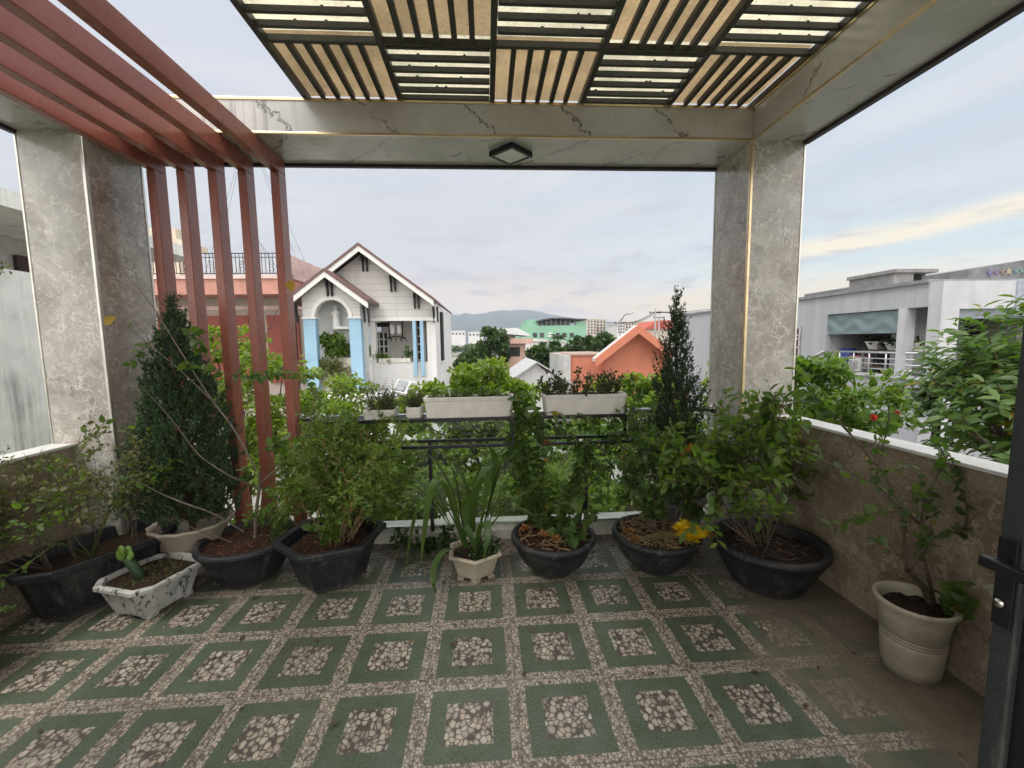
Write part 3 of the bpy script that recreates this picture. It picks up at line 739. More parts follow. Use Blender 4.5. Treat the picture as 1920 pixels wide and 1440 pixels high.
# terrace side wall rising towards us at the right, weathered
z1 = PP(545, 484, PY)[1]
MB().prism([(PY-.9, zt+.001), (PY+4.2, zt+.001), (PY+4.2, z1), (PY-.9, z1)], xr-.16, xr, 'x').build('side_parapet', palep, pk)
MB().tube([(xr+.08, PY-.98, GZ), (xr+.08, PY-.98, zt)], .07, n=10).build('downpipe', simple('rusty pipe', (.09, .05, .045), .7), pk)
iron = MB(); zr = PP(420, 481)[1]
iron.box(-19.4, xr-.2, PY-.86, PY-.82, zr-.04, zr).box(-19.4, xr-.2, PY-.86, PY-.82, zt+.08, zt+.12).box(-19.4, xr-.2, PY-.855, PY-.825, zr-.22, zr-.19)
x = -19.4; k = 0
while x < xr-.25:
    iron.box(x-.012, x+.012, PY-.85, PY-.83, zt+.12, zr-.04)
    if k % 4 == 2:
        for zz in (zt+.3, zt+.58): iron.tube([(x+.1+.1*math.cos(a), PY-.84, zz+.1*math.sin(a)) for a in np.linspace(0, 2*PI, 9)], .014, n=4)
    x += .17; k += 1
iron.build('terrace_railing', blackw, pk)
MB().box(-19.5, PP(330, 440, PY+2.5)[0], PY+2.5, PY+4.2, zt+.001, PP(300, 428, PY+2.5)[1]).prism([(-19.7, PP(300, 428, PY+2.5)[1]), (-19.7, PP(300, 422, PY+2.5)[1]+.2), (PP(347, 452, PY+2.5)[0], PP(345, 452, PY+2.5)[1]), (PP(345, 452, PY+2.5)[0], PP(345, 456, PY+2.5)[1]-.25)], PY+2.3, PY+4.4, 'y').build('roof_room', simple('cream render', (.56, .50, .40), .75, 0., .1, 1.5, 0., .3, .5), pk)

# --- stained concrete neighbour at the far left
nb = thing('concrete_house', 'stained pale concrete house wall at the far left edge beyond the column', 'house', (-5.6, 4, GZ))
conc = simple('stained whitewashed concrete', (.76, .75, .71), .85, 0., .12, 3., .3, .3, .9, (.10, .10, .09))
MB().box(-5.15, -5.0, 1.5, 6.0, GZ, 2.36).build('balcony_wall', conc, nb)
MB().box(-8, -6.3, 1.5, 7.8, GZ, 3.0).build('wall', simple('grey lilac render', (.55, .53, .52), .8, 0., .1), nb)
MB().box(-8, -4.95, 1.4, 7.9, 3.001, 3.18).build('roof_slab', conc, nb)
dd_ = MB().box(-6.299, -6.24, 6.17, 7.4, .4, 2.78).build('door', simple('dark brown timber', (.055, .028, .02), .55), nb)
for yy in (6.4, 6.75, 7.1): MB().box(-6.239, -6.225, yy-.02, yy+.02, .4, 2.8).build('door_joint', blackw, dd_)

# --- grey corrugated building on the right
gb = thing('grey_building', 'long blue grey corrugated building with a tarpaulin shaded balcony', 'building', (11, 13, GZ))
def corr(name, c, period=.11):
    m, t = new_mat(name); p = t.pos(); x, y, z = t.xyz(p)
    s = t.m('SINE', t.m('MULTIPLY', t.m('ADD', x, y), 2*PI/period))
    st = t.noise(t.vm('MULTIPLY', p, (3., 3., .15)), 1., 5., .6)
    col = t.mix(t.mr(st, .4, .75), c, tuple(v*.84 for v in c)); col = t.mix(t.m('MULTIPLY', t.mr(s, -.9, -.2), .0), col, c)
    col = t.mix(t.m('MULTIPLY', t.mr(s, -.55, -.95), .05), col, tuple(v*.6 for v in c))
    out(t, pbr(t, col, .5, .0, t.bump(s, .12, .01), .4)); return m
cg = corr('blue grey corrugated sheet', (.37, .38, .40)); cg2 = corr('lilac grey corrugated sheet', (.36, .36, .39)); pg = simple('pale grey render', (.45, .45, .47), .7, 0., .08, 2., 0., .3, .4, (.3, .3, .32))
GX = 9.0
oy0, oy1 = 8.75, 10.72                         # big opening
sy0, sy1 = 8.16, 8.58                          # small opening
zt_, zo, zf = 2.60, 2.12, .66
MB().box(GX, GX+.2, sy0, 20, zo, zt_).build('upper_wall', cg, gb)
MB().box(GX, GX+.2, oy1, 20, -.0, zo-.001).build('wall', cg, gb)
MB().box(GX, GX+.2, 7.9, 20, GZ, -.001).build('lower_wall', cg2, gb); MB().box(GX-.001, GX+.199, 7.9, oy1-.001, 0, zf-.05).build('lower_wall', cg2, gb)
MB().box(GX-.05, GX+.25, 7.9, oy1, zf-.049, zf).build('sill', pg, gb)
MB().box(GX-.03, GX+.2, sy1, oy0, zf+.001, zo-.001).build('pillar', pg, gb)
MB().box(GX-.06, GX+7, sy0, 20, zt_, zt_+.07).build('roof', simple('grey roof edge', (.20, .20, .21), .7), gb)
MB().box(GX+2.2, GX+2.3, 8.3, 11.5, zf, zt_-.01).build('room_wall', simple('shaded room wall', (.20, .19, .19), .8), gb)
MB().box(GX+.2, GX+7, oy1, oy1+.15, zf, zt_-.01).build('room_wall', pg, gb)
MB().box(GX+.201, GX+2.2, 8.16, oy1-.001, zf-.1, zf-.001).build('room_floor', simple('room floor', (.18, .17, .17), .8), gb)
MB().box(GX+2.1, GX+2.19, 8.9, 10.0, zf, 1.75).build('doorway', simple('maroon dark door', (.045, .022, .03), .7), gb)
# tarpaulin with scalloped folds
tv = []; ny, nz2 = 50, 14
for j in range(nz2+1):
    for i in range(ny+1):
        y = oy0+(oy1-oy0)*i/ny; v = j/nz2
        sag = math.sin(abs(math.sin(i/ny*PI*2.5))*PI)*.02
        z = zo-.02-v*.50
        xx = GX+.05-.016*math.sin(v*8+4*math.sin(i/ny*PI*2.5)**2)*math.sin(v*PI)**.6
        tv.append((xx, y, z))
MB().add(tv, [(j*(ny+1)+i, j*(ny+1)+i+1, (j+1)*(ny+1)+i+1, (j+1)*(ny+1)+i) for j in range(nz2) for i in range(ny)], 0, True).build('tarpaulin', simple('teal grey tarpaulin', (.145, .195, .205), .6, 0., .08), gb)
rl = MB()
for z in (.78, .90, 1.02): rl.tube([(GX+.05, 8.1, z), (GX+.05, oy1+.02, z)], .014, n=6)
rl.tube([(GX+.05, 8.1, 1.16), (GX+.05, oy1+.02, 1.16)], .024, n=8)
for y in np.linspace(8.2, oy1, 7): rl.tube([(GX+.05, y, zf+.001), (GX+.05, y, 1.15)], .02, n=6)
rl.tube([(GX-.02, oy1+.02, 1.16), (GX-.02, oy1+.7, .85), (GX-.02, oy1+.75, .45)], .03, n=6)
rl.build('balcony_railing', simple('galvanised pipe', (.42, .42, .43), .4, .6), gb)
wn = MB().box(GX-.02, GX-.001, 11.62, 12.0, 1.0, 1.78).build('window', simple('dark red pane', (.10, .035, .03), .3), gb)
wf_ = MB()
for y in (11.62, 11.81, 12.0): wf_.box(GX-.05, GX-.0205, y-.02, y+.02, .98, 1.82)
for z in (.98, 1.25, 1.5, 1.6, 1.82): wf_.box(GX-.048, GX-.0203, 11.60, 12.02, z-.02, z+.02)
wf_.build('frame', pg, wn)
MB().tube([(GX-.03, 10.1, zf-.05), (GX-.03, 10.1, -.3), (GX-.03, 10.0, -.4), (GX-.03, 10., GZ)], .022, n=6).build('drain_pipe', simple('grey pipe', (.26, .27, .30), .6), gb)
MB().tube([(GX-.04, 8.9, zf-.28), (GX-.04, 8.0, zf-.24)], .03, n=8).build('drain_pipe', simple('dark grey pipe', (.12, .12, .13), .6), gb)
# pale portal frame at the near end, facing us
FY = 7.9
MB().box(GX-.001, GX+.38, FY, sy0-.001, -1, 2.05).box(GX-.001, GX+8, FY+.001, sy0-.002, 2.051, 2.595).build('portal_frame', pg, gb)
MB().box(GX+1.55, GX+1.95, FY-.02, FY+.6, 1.9, 2.62).build('portal_post', simple('blue grey render', (.28, .31, .36), .7), gb)
MB().box(GX+.4, GX+8, FY+.1, FY+.25, 1.86, 2.05).build('lintel', simple('blue grey lintel', (.26, .29, .34), .7), gb)
MB().box(GX+.4, GX+8, FY+1.3, FY+1.4, -1, 2.5).build('inner_wall', corr('ribbed grey green sheet', (.30, .33, .33), .2), gb)
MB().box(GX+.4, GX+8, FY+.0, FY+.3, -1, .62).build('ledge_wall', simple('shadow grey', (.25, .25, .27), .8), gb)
# things on that balcony
for i, (y, z, c) in enumerate(((9.75, 1.24, 'nearest the dark doorway'), (9.25, 1.22, 'in the middle'), (8.85, 1.2, 'beside the pillar'))):
    b = thing('planter_box', f'white planter box on the grey balcony rack, {c}', 'planter', (GX+.5, y, z), 'planters on the grey balcony')
    MB().lathe((GX+.5, y, z-.02), [(.14, 0), (.2, .15), (.22, .16), (.22, .19), (.19, .19), (.17, .13), (0, .13)], 4, sx=1., sy=1.1, phase=PI/4, smooth=False).build('pot', white, b)
    rs = np.random.default_rng(50+i); n_ = 120
    MB().leaves(np.array((GX+.5, y, z+.16))+rs.normal(0, (.12, .13, .05), (n_, 3)), rs.normal(0, 1, (n_, 3)), rs.normal(0, 1, (n_, 3)), rs.uniform(.05, .12, n_), OVAL).build('foliage', leaf_mat('dark balcony leaves %d' % i, [(.02, .035, .015), (.045, .07, .03)]), b)
rk = thing('plant_shelf', 'low steel shelf carrying white planters on the grey balcony', 'shelf', (GX+.5, 9.3, zf))
MB().box(GX+.3, GX+.7, 8.75, 9.95, 1.18, 1.205).box(GX+.3, GX+.7, 8.75, 9.95, .78, .80).build('boards', simple('brown board', (.12, .08, .06), .7), rk)
lgm = simple('grey shelf legs', (.2, .2, .2), .6)
for y in (8.78, 9.92):
    for xx in (GX+.32, GX+.68): MB().box(xx-.02, xx+.02, y-.02, y+.02, zf, 1.18).build('leg', lgm, rk)
dr_ = thing('blue_barrel', 'blue plastic barrel at the far end of the grey balcony', 'barrel', (GX+.45, 10.5, zf))
MB().lathe((GX+.45, 10.5, zf), [(.15, 0), (.18, .05), (.19, .2), (.18, .22), (.19, .24), (.18, .5), (.15, .55), (0, .55)], 20).build('body', simple('blue plastic', (.03, .07, .26), .4), dr_)
MB().lathe((GX+.45, 10.5, zf), [(.155, .551), (.155, .575), (0, .58)], 20).build('lid', simple('blue lid', (.03, .06, .2), .4), dr_)
wm = thing('washing_machine', 'white washing machine on the grey balcony beside the blue barrel', 'appliance', (GX+.42, 10.1, zf))
MB().box(GX+.25, GX+.6, 9.92, 10.26, zf, zf+.36).build('body', white, wm, .02)
MB().box(GX+.235, GX+.249, 9.98, 10.2, zf+.08, zf+.28).build('front_panel', simple('grey panel', (.35, .35, .36), .5), wm)
MB().box(GX+.26, GX+.58, 9.94, 10.24, zf+.361, zf+.40).build('lid', simple('dusty pink lid', (.35, .14, .13), .5), wm)
# water tank housing on its roof
tk = thing('tank_housing', 'open sided concrete housing with a steel water tank on the grey roof', 'roof structure', (10.2, 9.8, zt_))
ty = 9.5
p0, p1 = at(1661, 520, ty)[0], at(1735, 520, ty)[0]; pm = at(1697, 520, ty)[0]; ztop = at(1700, 514, ty)[2]
stone = simple('rough grey concrete', (.22, .215, .21), .85, 0., .2, 4., .3, .3, .4)
MB().box(p0, pm, ty-.2, ty+1, zt_+.07, ztop).box(p1-.08, p1, ty, ty+1, zt_+.07, ztop).box(pm+.001, p1-.081, ty+.9, ty+1, zt_+.07, ztop).build('walls', stone, tk)
MB().box(p0-.04, p1+.04, ty-.25, ty+1.05, ztop+.001, ztop+.08).build('roof', stone, tk)
MB().ball(((pm+p1)/2-.02, ty+.3, zt_+.22), .2, 16).build('water_tank', MAT['steel'], tk)
# dark building at the top right with coloured stars
sb = thing('star_wall_building', 'grey concrete upper storey with painted coloured stars at right edge', 'building', (17, 10, GZ))
SY = 11.
q0 = at(1817, 505, SY); q1 = at(1980, 478, SY); zb_ = at(1817, 536, SY)[2]
dk = simple('dark weathered concrete', (.17, .175, .18), .85, 0., .25, 3., .3, .3, .6)
MB().prism([(q0[0], zb_-3), (q1[0]+4, zb_-3), (q1[0]+4, q1[2]+.5), (q1[0], q1[2]), (q0[0], q0[2])], SY, SY+6, 'y').build('wall', dk, sb)
MB().prism([(at(1872, 535, SY)[0], zb_), (q1[0]+2, zb_), (q1[0]+2, at(1920, 515, SY)[2]+.35)], SY-.03, SY-.002, 'y').build('opening', dkroom, sb)
cols = [(.12, .12, .26), (.19, .12, .23), (.22, .14, .13), (.36, .33, .2), (.10, .20, .20), (.11, .20, .18)]
for i, px in enumerate((1856, 1868, 1880, 1892, 1905, 1917)):
    c_ = at(px, 512-(px-1850)*.07, SY-.02); R_ = .085 if i != 3 else .10
    MB().prism([(c_[0]+(R_ if k % 2 == 0 else R_*.45)*math.sin(k*PI/5), c_[2]+(R_ if k % 2 == 0 else R_*.45)*math.cos(k*PI/5)) for k in range(10)], SY-.02, SY-.001, 'y').build('painted_star', simple('star paint %d' % i, cols[i], .7), sb)

# --- orange gabled house
OY = 30.
og = thing('orange_house', 'orange gable ended house straight ahead beyond the white planters', 'house', (10, 33, GZ))
orange = simple('orange render', (.50, .18, .11), .75, 0., .07, 1., 0., .3, .2)
def PO(x, y, Y=OY): p = at(x, y, Y); return p[0], p[2]
(ax_, az_), (al_, alz), (ar_, arz) = PO(1198, 626), PO(1133, 676), PO(1262, 676)
sl3 = (az_-alz)/(ax_-al_)
MB().prism([(al_, GZ), (ar_, GZ), (ar_, alz), (ax_, az_), (al_, alz)], OY, OY+1.5, 'y').build('wall', orange, og)
(tx, tz), (t0x, t0z) = PO(1198, 608, OY-.9), PO(1117, 672, OY-.9)
d_ = tx-t0x
def slab(z_off, th, y0, y1): return [(tx, tz+z_off), (tx+d_, t0z+z_off), (tx+d_, t0z+z_off-th), (tx, tz+z_off-th), (t0x, t0z+z_off-th), (t0x, t0z+z_off)]
MB().prism(slab(0, .62, 0, 0), OY-.9, OY-.75, 'y').build('bargeboard', orange, og)
MB().prism(slab(-.02, .14, 0, 0), OY-.749, OY+.12, 'y').build('roof', simple('pale roof sheet', (.45, .43, .41), .6, 0., .1), og)
MB().prism([(tx, tz-.17), (tx+d_, t0z-.17), (tx+d_, t0z-.22), (tx, tz-.22), (t0x, t0z-.22), (t0x, t0z-.17)], OY-.749, OY-.001, 'y').build('soffit', simple('pale soffit', (.6, .55, .5), .7), og)
q0, q1 = PO(1069, 667, OY+.8), PO(1131, 667, OY+.8)
MB().box(q0[0], q1[0]+1, OY+.8, OY+8, GZ, q0[1]).build('annex_wall', orange, og)
MB().box(q0[0]-.1, q1[0]+.9, OY+.7, OY+8.1, q0[1]+.001, q0[1]+.12).build('annex_coping', simple('weathered coping', (.30, .22, .18), .8), og)
MB().box(q0[0]-.45, q0[0]-.001, OY+.6, OY+8, GZ, q0[1]+.05).build('party_wall', simple('grey cement wall', (.42, .42, .40), .8, 0., .15, 1.5, 0., .3, .5), og)

# --- grey corrugated gable roof and small pink house, green building and others in the distance
gr = thing('tin_roof_house', 'low house with grey corrugated gable roof left of the orange house', 'house', (3.5, 27, GZ))
GY = 26.
e0, e1, ap = at(952, 716, GY), at(1040, 716, GY), at(1006, 681, GY)
tin = corr('grey roof sheet', (.40, .40, .40), .3)
MB().prism([(e0[0], GZ), (e1[0], GZ), (e1[0], e1[2]), (ap[0], ap[2]), (e0[0], e0[2])], GY, GY+7, 'y').build('wall', corr('pale ribbed gable', (.48, .48, .47), .35), gr)
f1 = at(1062, 700, GY)
MB().prism([(ap[0], ap[2]+.02), (ap[0]+2.6, e1[2]-.4), (ap[0]+2.6, e1[2]-.3), (ap[0], ap[2]+.12), (e0[0]-.2, e0[2]-.1), (e0[0]-.2, e0[2]-.2)], GY-.25, GY+7.2, 'y').build('roof', tin, gr)

sp_ = thing('small_pink_house', 'small pink house with a dark opening among the middle distance trees', 'house', (2.4, 46, GZ))
DY = 46.
def PD(x, y, Y=DY): p = at(x, y, Y); return p[0], p[2]
pinkw = simple('pink render', (.56, .36, .30), .75, 0., .1, .5)
a, b = PD(948, 648), PD(985, 645)
MB().box(a[0], b[0], DY, DY+6, GZ, a[1]+.2).build('wall', pinkw, sp_)
MB().box(a[0]-.3, b[0]+.8, DY-.5, DY+6, a[1]+.201, a[1]+.75).build('balcony_slab', pinkw, sp_)
c_, d2 = PD(950, 651), PD(975, 668)
MB().box(c_[0], d2[0], DY-.05, DY-.002, d2[1], c_[1]).build('opening', dkroom, sp_)
e, f_ = PD(943, 622), PD(990, 630)
MB().box(PD(950, 600)[0], PD(966, 600)[0], DY+.5, DY+6, a[1]+.751, e[1]).build('roof_room', simple('pale plaster wall', (.6, .58, .55), .7), sp_)
MB().prism([(PD(918, 634)[0], PD(918, 634)[1]), (PD(930, 620)[0], PD(930, 616)[1]), (PD(970, 620)[0], PD(975, 615)[1]), (PD(993, 630)[0], PD(993, 628)[1]), (PD(993, 630)[0], PD(993, 630)[1]), (PD(932, 626)[0], PD(932, 625)[1])], DY-.6, DY+6, 'y').build('canopy_roof', simple('white canopy sheet', (.62, .62, .62), .5), sp_)
for px in (968, 985): MB().box(PD(px, 620)[0], PD(px+1.2, 620)[0], DY-.4, DY-.3, a[1]+.751, PD(px, 629)[1]).build('canopy_post', white, sp_)
wb = thing('white_wall_house', 'low white house behind the small pink house', 'house', (6, 56, GZ))
a, b = at(986, 640, 56), at(1062, 640, 56)
MB().box(a[0], b[0], 56, 62, GZ, at(1000, 640, 56)[2]).build('wall', white, wb); MB().prism([(a[0]-.2, at(1000, 640, 56)[2]+.001), (b[0]+.2, at(1060, 641, 56)[2]), ((a[0]+b[0])/2-1, at(1020, 636, 56)[2]+.05)], 55.8, 62, 'y').build('roof', simple('light roof sheet', (.55, .55, .55), .6), wb)

gn = thing('green_building', 'bright green building with a curved dark roof in the distance', 'building', (14, 95, GZ))
NY = 90.
def PG(x, y, Y=NY): p = at(x, y, Y); return p[0], p[2]
green = simple('mint green paint', (.21, .40, .28), .7, 0., .06, .3)
a, b = PG(978, 611), PG(1099, 611)
MB().box(a[0], b[0], NY, NY+14, GZ, a[1]).build('wall', green, gn)
MB().box(PG(988, 600)[0], PG(1010, 600)[0], NY+.5, NY+14, a[1]+.01, PG(990, 599)[1]).box(PG(1080, 600)[0], b[0], NY-.01+.02, NY+1, a[1]+.01, PG(1090, 603)[1]).build('upper_wall', green, gn)
arcp = [PG(x, y) for x, y in ((1005, 602), (1018, 598.5), (1036, 596), (1060, 596), (1080, 597.5), (1098, 598))]
MB().prism(arcp+[(p[0], p[1]-.25) for p in arcp[::-1]], NY-.6, NY+14, 'y').build('roof', simple('dark roof edge', (.05, .05, .055), .6), gn)
for x in np.linspace(1016, 1078, 8): MB().box(PG(x, 605)[0]-.07, PG(x, 605)[0]+.07, NY+.1, NY+.25, a[1]+.01, PG(x, 597)[1]-.2).build('roof_post', simple('grey post', (.2, .22, .22), .6), gn)
MB().box(PG(1012, 600)[0], PG(1078, 600)[0], NY+6, NY+6.2, a[1]+.01, PG(1036, 599)[1]).build('back_sheet', simple('pale translucent sheet', (.55, .6, .62), .6), gn)
for x in (1003, 1016, 1032, 1046, 1058, 1072):
    q = PG(x, 628); MB().box(q[0]-.45, q[0]+.45, NY-.06, NY-.002, q[1]-.5, q[1]+.45).build('window', paneglass if x % 3 else white, gn)
MB().box(PG(961, 612)[0], a[0]-.01, NY+2, NY+10, GZ, PG(961, 616)[1]).build('annex', green, gn)
dst = simple('beige distant render', (.50, .44, .38), .8, 0., .06, .1); dst2 = simple('white distant render', (.58, .57, .56), .8, 0., .06, .1)
def block(px0, px1, py, Y, m_, label, rows, cols_, dpt=18, name='apartment_block'):
    a, b = at(px0, py, Y), at(px1, py, Y)
    o = thing(name, label, 'building', ((a[0]+b[0])/2, Y, GZ))
    MB().box(a[0], b[0], Y, Y+dpt, GZ, a[2]).build('wall', m_, o)
    MB().box(a[0]-.3, b[0]+.3, Y-.3, Y+dpt, a[2]+.01, a[2]+Y*.0022).build('roof', m_, o)
    W = (b[0]-a[0])/cols_; H = Y*.0068
    for r_ in range(rows):
        for c_ in range(cols_):
            x = a[0]+W*(c_+.5); z = a[2]-H*(r_+.75)
            MB().box(x-W*.25, x+W*.25, Y-.15, Y-.01, z-H*.28, z+H*.3).build('window', paneglass, o)
block(1101, 1118, 599, 230, dst, 'narrow beige apartment tower right behind the green building', 5, 3)
block(1118.5, 1136, 600, 236, dst, 'wider beige apartment tower next to the narrow one', 5, 3)
block(1158, 1172, 608, 210, dst2, 'white hotel wing with rows of windows left of the poles', 3, 3)
block(1172.5, 1216, 604, 216, dst, 'long cream hotel with rows of windows above the orange gable', 3, 8)
block(878, 905, 624, 420, dst2, 'pale distant housing block above the left tree crowns', 1, 4)
block(846, 872, 622, 520, dst2, 'farthest pale housing block beside the white house', 1, 4)
block(1137, 1157, 612, 330, simple('blue grey distant render', (.40, .46, .50), .7), 'blue grey distant block between the two beige groups', 2, 3)
rr = thing('red_roof_house', 'house with red sloping roof left of the tall conifer tip', 'house', (28, 74, GZ))
a, b, c_ = at(1212, 617, 72), at(1262, 617, 72), at(1232, 601, 72)
MB().box(a[0], b[0]+3, 72, 80, GZ, a[2]).build('wall', dst, rr); MB().prism([(a[0]-.5, a[2]), (b[0]+3, a[2]), (b[0]+2, c_[2]), (c_[0], c_[2])], 71.5, 80.5, 'y').build('roof', simple('red roof tile', (.36, .075, .05), .7), rr)
tr = thing('tiled_roof', 'small red tiled roof low between the conifer and right column', 'roof', (9, 20, GZ))
a, b = at(1288, 748, 18), at(1345, 716, 18)
def tile_mat():
    m, t = new_mat('red clay tiles'); p = t.pos(); x, y, z = t.xyz(p)
    g = t.m('MULTIPLY', t.m('ABSOLUTE', t.m('SINE', t.m('MULTIPLY', x, 14.))), 1.); r_ = t.m('FRACT', t.m('MULTIPLY', z, 5.5))
    col = t.mix(t.mr(r_, .0, .3), (.10, .025, .02), (.42, .10, .065)); col = t.mix(t.m('MULTIPLY', t.mr(g, .4, 0.), .6), col, (.12, .03, .02))
    out(t, pbr(t, col, .7, 0., t.bump(g, .6, .05))); return m
MB().prism([(18, a[2]), (20, b[2]+.25), (20, b[2]+.15), (18.05, a[2]-.1)], a[0], b[0]+2, 'x').build('tiles', tile_mat(), tr)
MB().box(a[0]+.1, b[0]+1.9, 18.3, 19.9, GZ, a[2]).build('wall', dst, tr)

# street lamp poles and mast
def pole(px, y0, Y, label, arms=True):
    a = at(px, y0, Y); o = thing('utility_pole', label, 'pole', (a[0], Y, GZ), 'utility poles in the distance')
    MB().tube([(a[0], Y, GZ), (a[0], Y, a[2])], .17, .11, 8).build('pole_shaft', simple('grey concrete pole', (.25, .24, .23), .8), o)
    m_ = MB(); m_.box(a[0]-.9, a[0]+.9, Y-.05, Y+.05, a[2]-.7, a[2]-.58)
    for k in (-.8, 0, .8): m_.lathe((a[0]+k, Y, a[2]-.58), [(.05, 0), (.07, .1), (.03, .2)], 8)
    m_.build('crossarm', blackw, o); return a
p1_ = pole(1229, 578, 60, 'taller concrete utility pole left of the red roof'); p2_ = pole(1236, 588, 66, 'shorter concrete utility pole beside the taller one', True)
p3 = pole(1163, 598, 62, 'thin utility pole carrying the street lamp arm above the orange annex')
sl2 = thing('street_lamp', 'street lamp head on a long slanting arm above the orange house', 'street lamp', tuple(p3))
e_ = at(1180, 588, 62); MB().tube([p3-np.array((0, .3, .3)), (p3+e_)/2+np.array((0, 0, .2)), e_], .06, n=6).build('arm', blackw, sl2); MB().cbox(e_+np.array((.3, 0, 0)), (.8, .25, .14), 0, ry=-.3).build('lamp_head', simple('grey lamp head', (.3, .3, .3), .5), sl2)
cab = thing('power_cables', 'thin black cables sagging between the distant poles', 'cable', tuple(p3))
mc = MB()
for k in range(3):
    A = p3+np.array((k*.3-.3, 0, -.5)); B = p1_+np.array((k*.3-.3, 0, -.5)); C = np.array((38., 56, p1_[2]+.5*k))
    for U, V in ((A, B), (B, C)): mc.tube([U+(V-U)*q-np.array((0, 0, 1.2*4*q*(1-q)*.5)) for q in np.linspace(0, 1, 14)], .03, n=4)
mc.build('cables', blackw, cab)
ms = thing('radio_mast', 'slender lattice radio mast with guy wires behind the red slats', 'mast', tuple(at(488, 600, 40)*np.array((1, 1, 0))+np.array((0, 0, GZ))))
mm = MB(); b0 = at(490, 600, 40); t0_ = at(484, 215, 40)
for k in range(3):
    o_ = np.array((math.cos(k*2.1), math.sin(k*2.1), 0))*.17; mm.tube([np.array((b0[0], 40, GZ))+o_, np.array((b0[0], 40, t0_[2]))+o_], .022, n=4)
zz = GZ; k = 0
while zz < t0_[2]-.4:
    a_ = np.array((math.cos(k*2.1), math.sin(k*2.1), 0))*.17; b_ = np.array((math.cos((k+1)*2.1), math.sin((k+1)*2.1), 0))*.17
    mm.tube([np.array((b0[0], 40, zz))+a_, np.array((b0[0], 40, zz+.35))+b_], .014, n=4); zz += .35; k += 1
mm.build('lattice', simple('rusty white mast paint', (.36, .30, .28), .7), ms)
mg = MB()
for dx_, dy_ in ((-9, 2), (8, 3), (9, -4), (-7, -3)):
    for f in (.95, .6): mg.tube([(b0[0], 40, GZ+(t0_[2]-GZ)*f), (b0[0]+dx_, 40+dy_, GZ)], .012, n=4)
mg.build('guy_wires', blackw, ms)
for px, py, lab in ((465, 143, 'thin roof antenna on the beam top, taller rod'), ):
    pass

# ------------------------------------------------------------------ plants
LM = dict(
    yellowgreen=leaf_mat('yellow green leaves', [(.115, .175, .026), (.175, .250, .040), (.250, .325, .065)], .5, .48),
    bright=leaf_mat('bright green leaves', [(.070, .130, .022), (.115, .195, .036), (.170, .250, .054)], .42, .48, .4, .012),
    mid=leaf_mat('mid green leaves', [(.050, .098, .024), (.088, .155, .036), (.135, .205, .055)], .40, .46, .4, .03),
    dark=leaf_mat('dark glossy leaves', [(.016, .042, .013), (.030, .070, .020), (.062, .108, .030)], .32, .25, .5, .03),
    conifer=leaf_mat('blue green conifer sprays', [(.030, .062, .030), (.055, .102, .050), (.105, .160, .085)], .6, .15),
    conifer2=leaf_mat('dark cypress sprays', [(.022, .045, .026), (.040, .072, .038), (.070, .110, .056)], .6, .15),
    far=leaf_mat('distant foliage', [(.022, .050, .014), (.045, .085, .020), (.075, .120, .028)], .6, .25),
    olive=leaf_mat('dusty olive leaves', [(.075, .095, .028), (.120, .140, .042), (.165, .160, .060)], .55, .3),
    strap=leaf_mat('strap leaves', [(.045, .085, .020), (.075, .125, .030), (.105, .160, .045)], .35, .28, .5),
    herb=leaf_mat('dull herb leaves', [(.035, .050, .022), (.065, .075, .032), (.095, .075, .045)], .55, .3),
    yellow=leaf_mat('yellow dying leaf', [(.36, .22, .03), (.45, .30, .05)], .5, .4),
    orange=leaf_mat('orange dying leaf', [(.50, .20, .03), (.55, .27, .05)], .5, .4),
    petal=leaf_mat('yellow petals', [(.74, .56, .025), (.80, .64, .05), (.68, .46, .02)], .5, .35),
    dried=leaf_mat('dried brown petals', [(.24, .10, .035), (.36, .18, .07), (.16, .07, .03)], .8, .2),
    red=leaf_mat('red petals', [(.45, .03, .02), (.60, .06, .05)], .5, .3),
    litter=leaf_mat('dry fallen leaves', [(.075, .05, .03), (.13, .085, .05), (.06, .045, .03)], .8, .1),
)
def leafcloud(mb, rs, C, R, n, size, tpl, flat=1., upw=.7, out_=.6):
    """leaves around clump centres C (k,3) with radii R (k,)"""
    C = np.asarray(C); k = len(C); i = rs.integers(0, k, n)
    d = rs.normal(0, 1, (n, 3)); d /= np.linalg.norm(d, axis=1)[:, None]
    rad = rs.uniform(.15, 1., n)**.6
    P = C[i]+d*(R[i]*rad)[:, None]*np.array((1, 1, flat))
    D = d*out_+rs.normal(0, .5, (n, 3))+np.array((0, 0, -.12)); N = rs.normal(0, .5, (n, 3))+np.array((0, 0, upw))
    mb.leaves(P, D, N, size*rs.uniform(.6, 1.25, n), tpl)

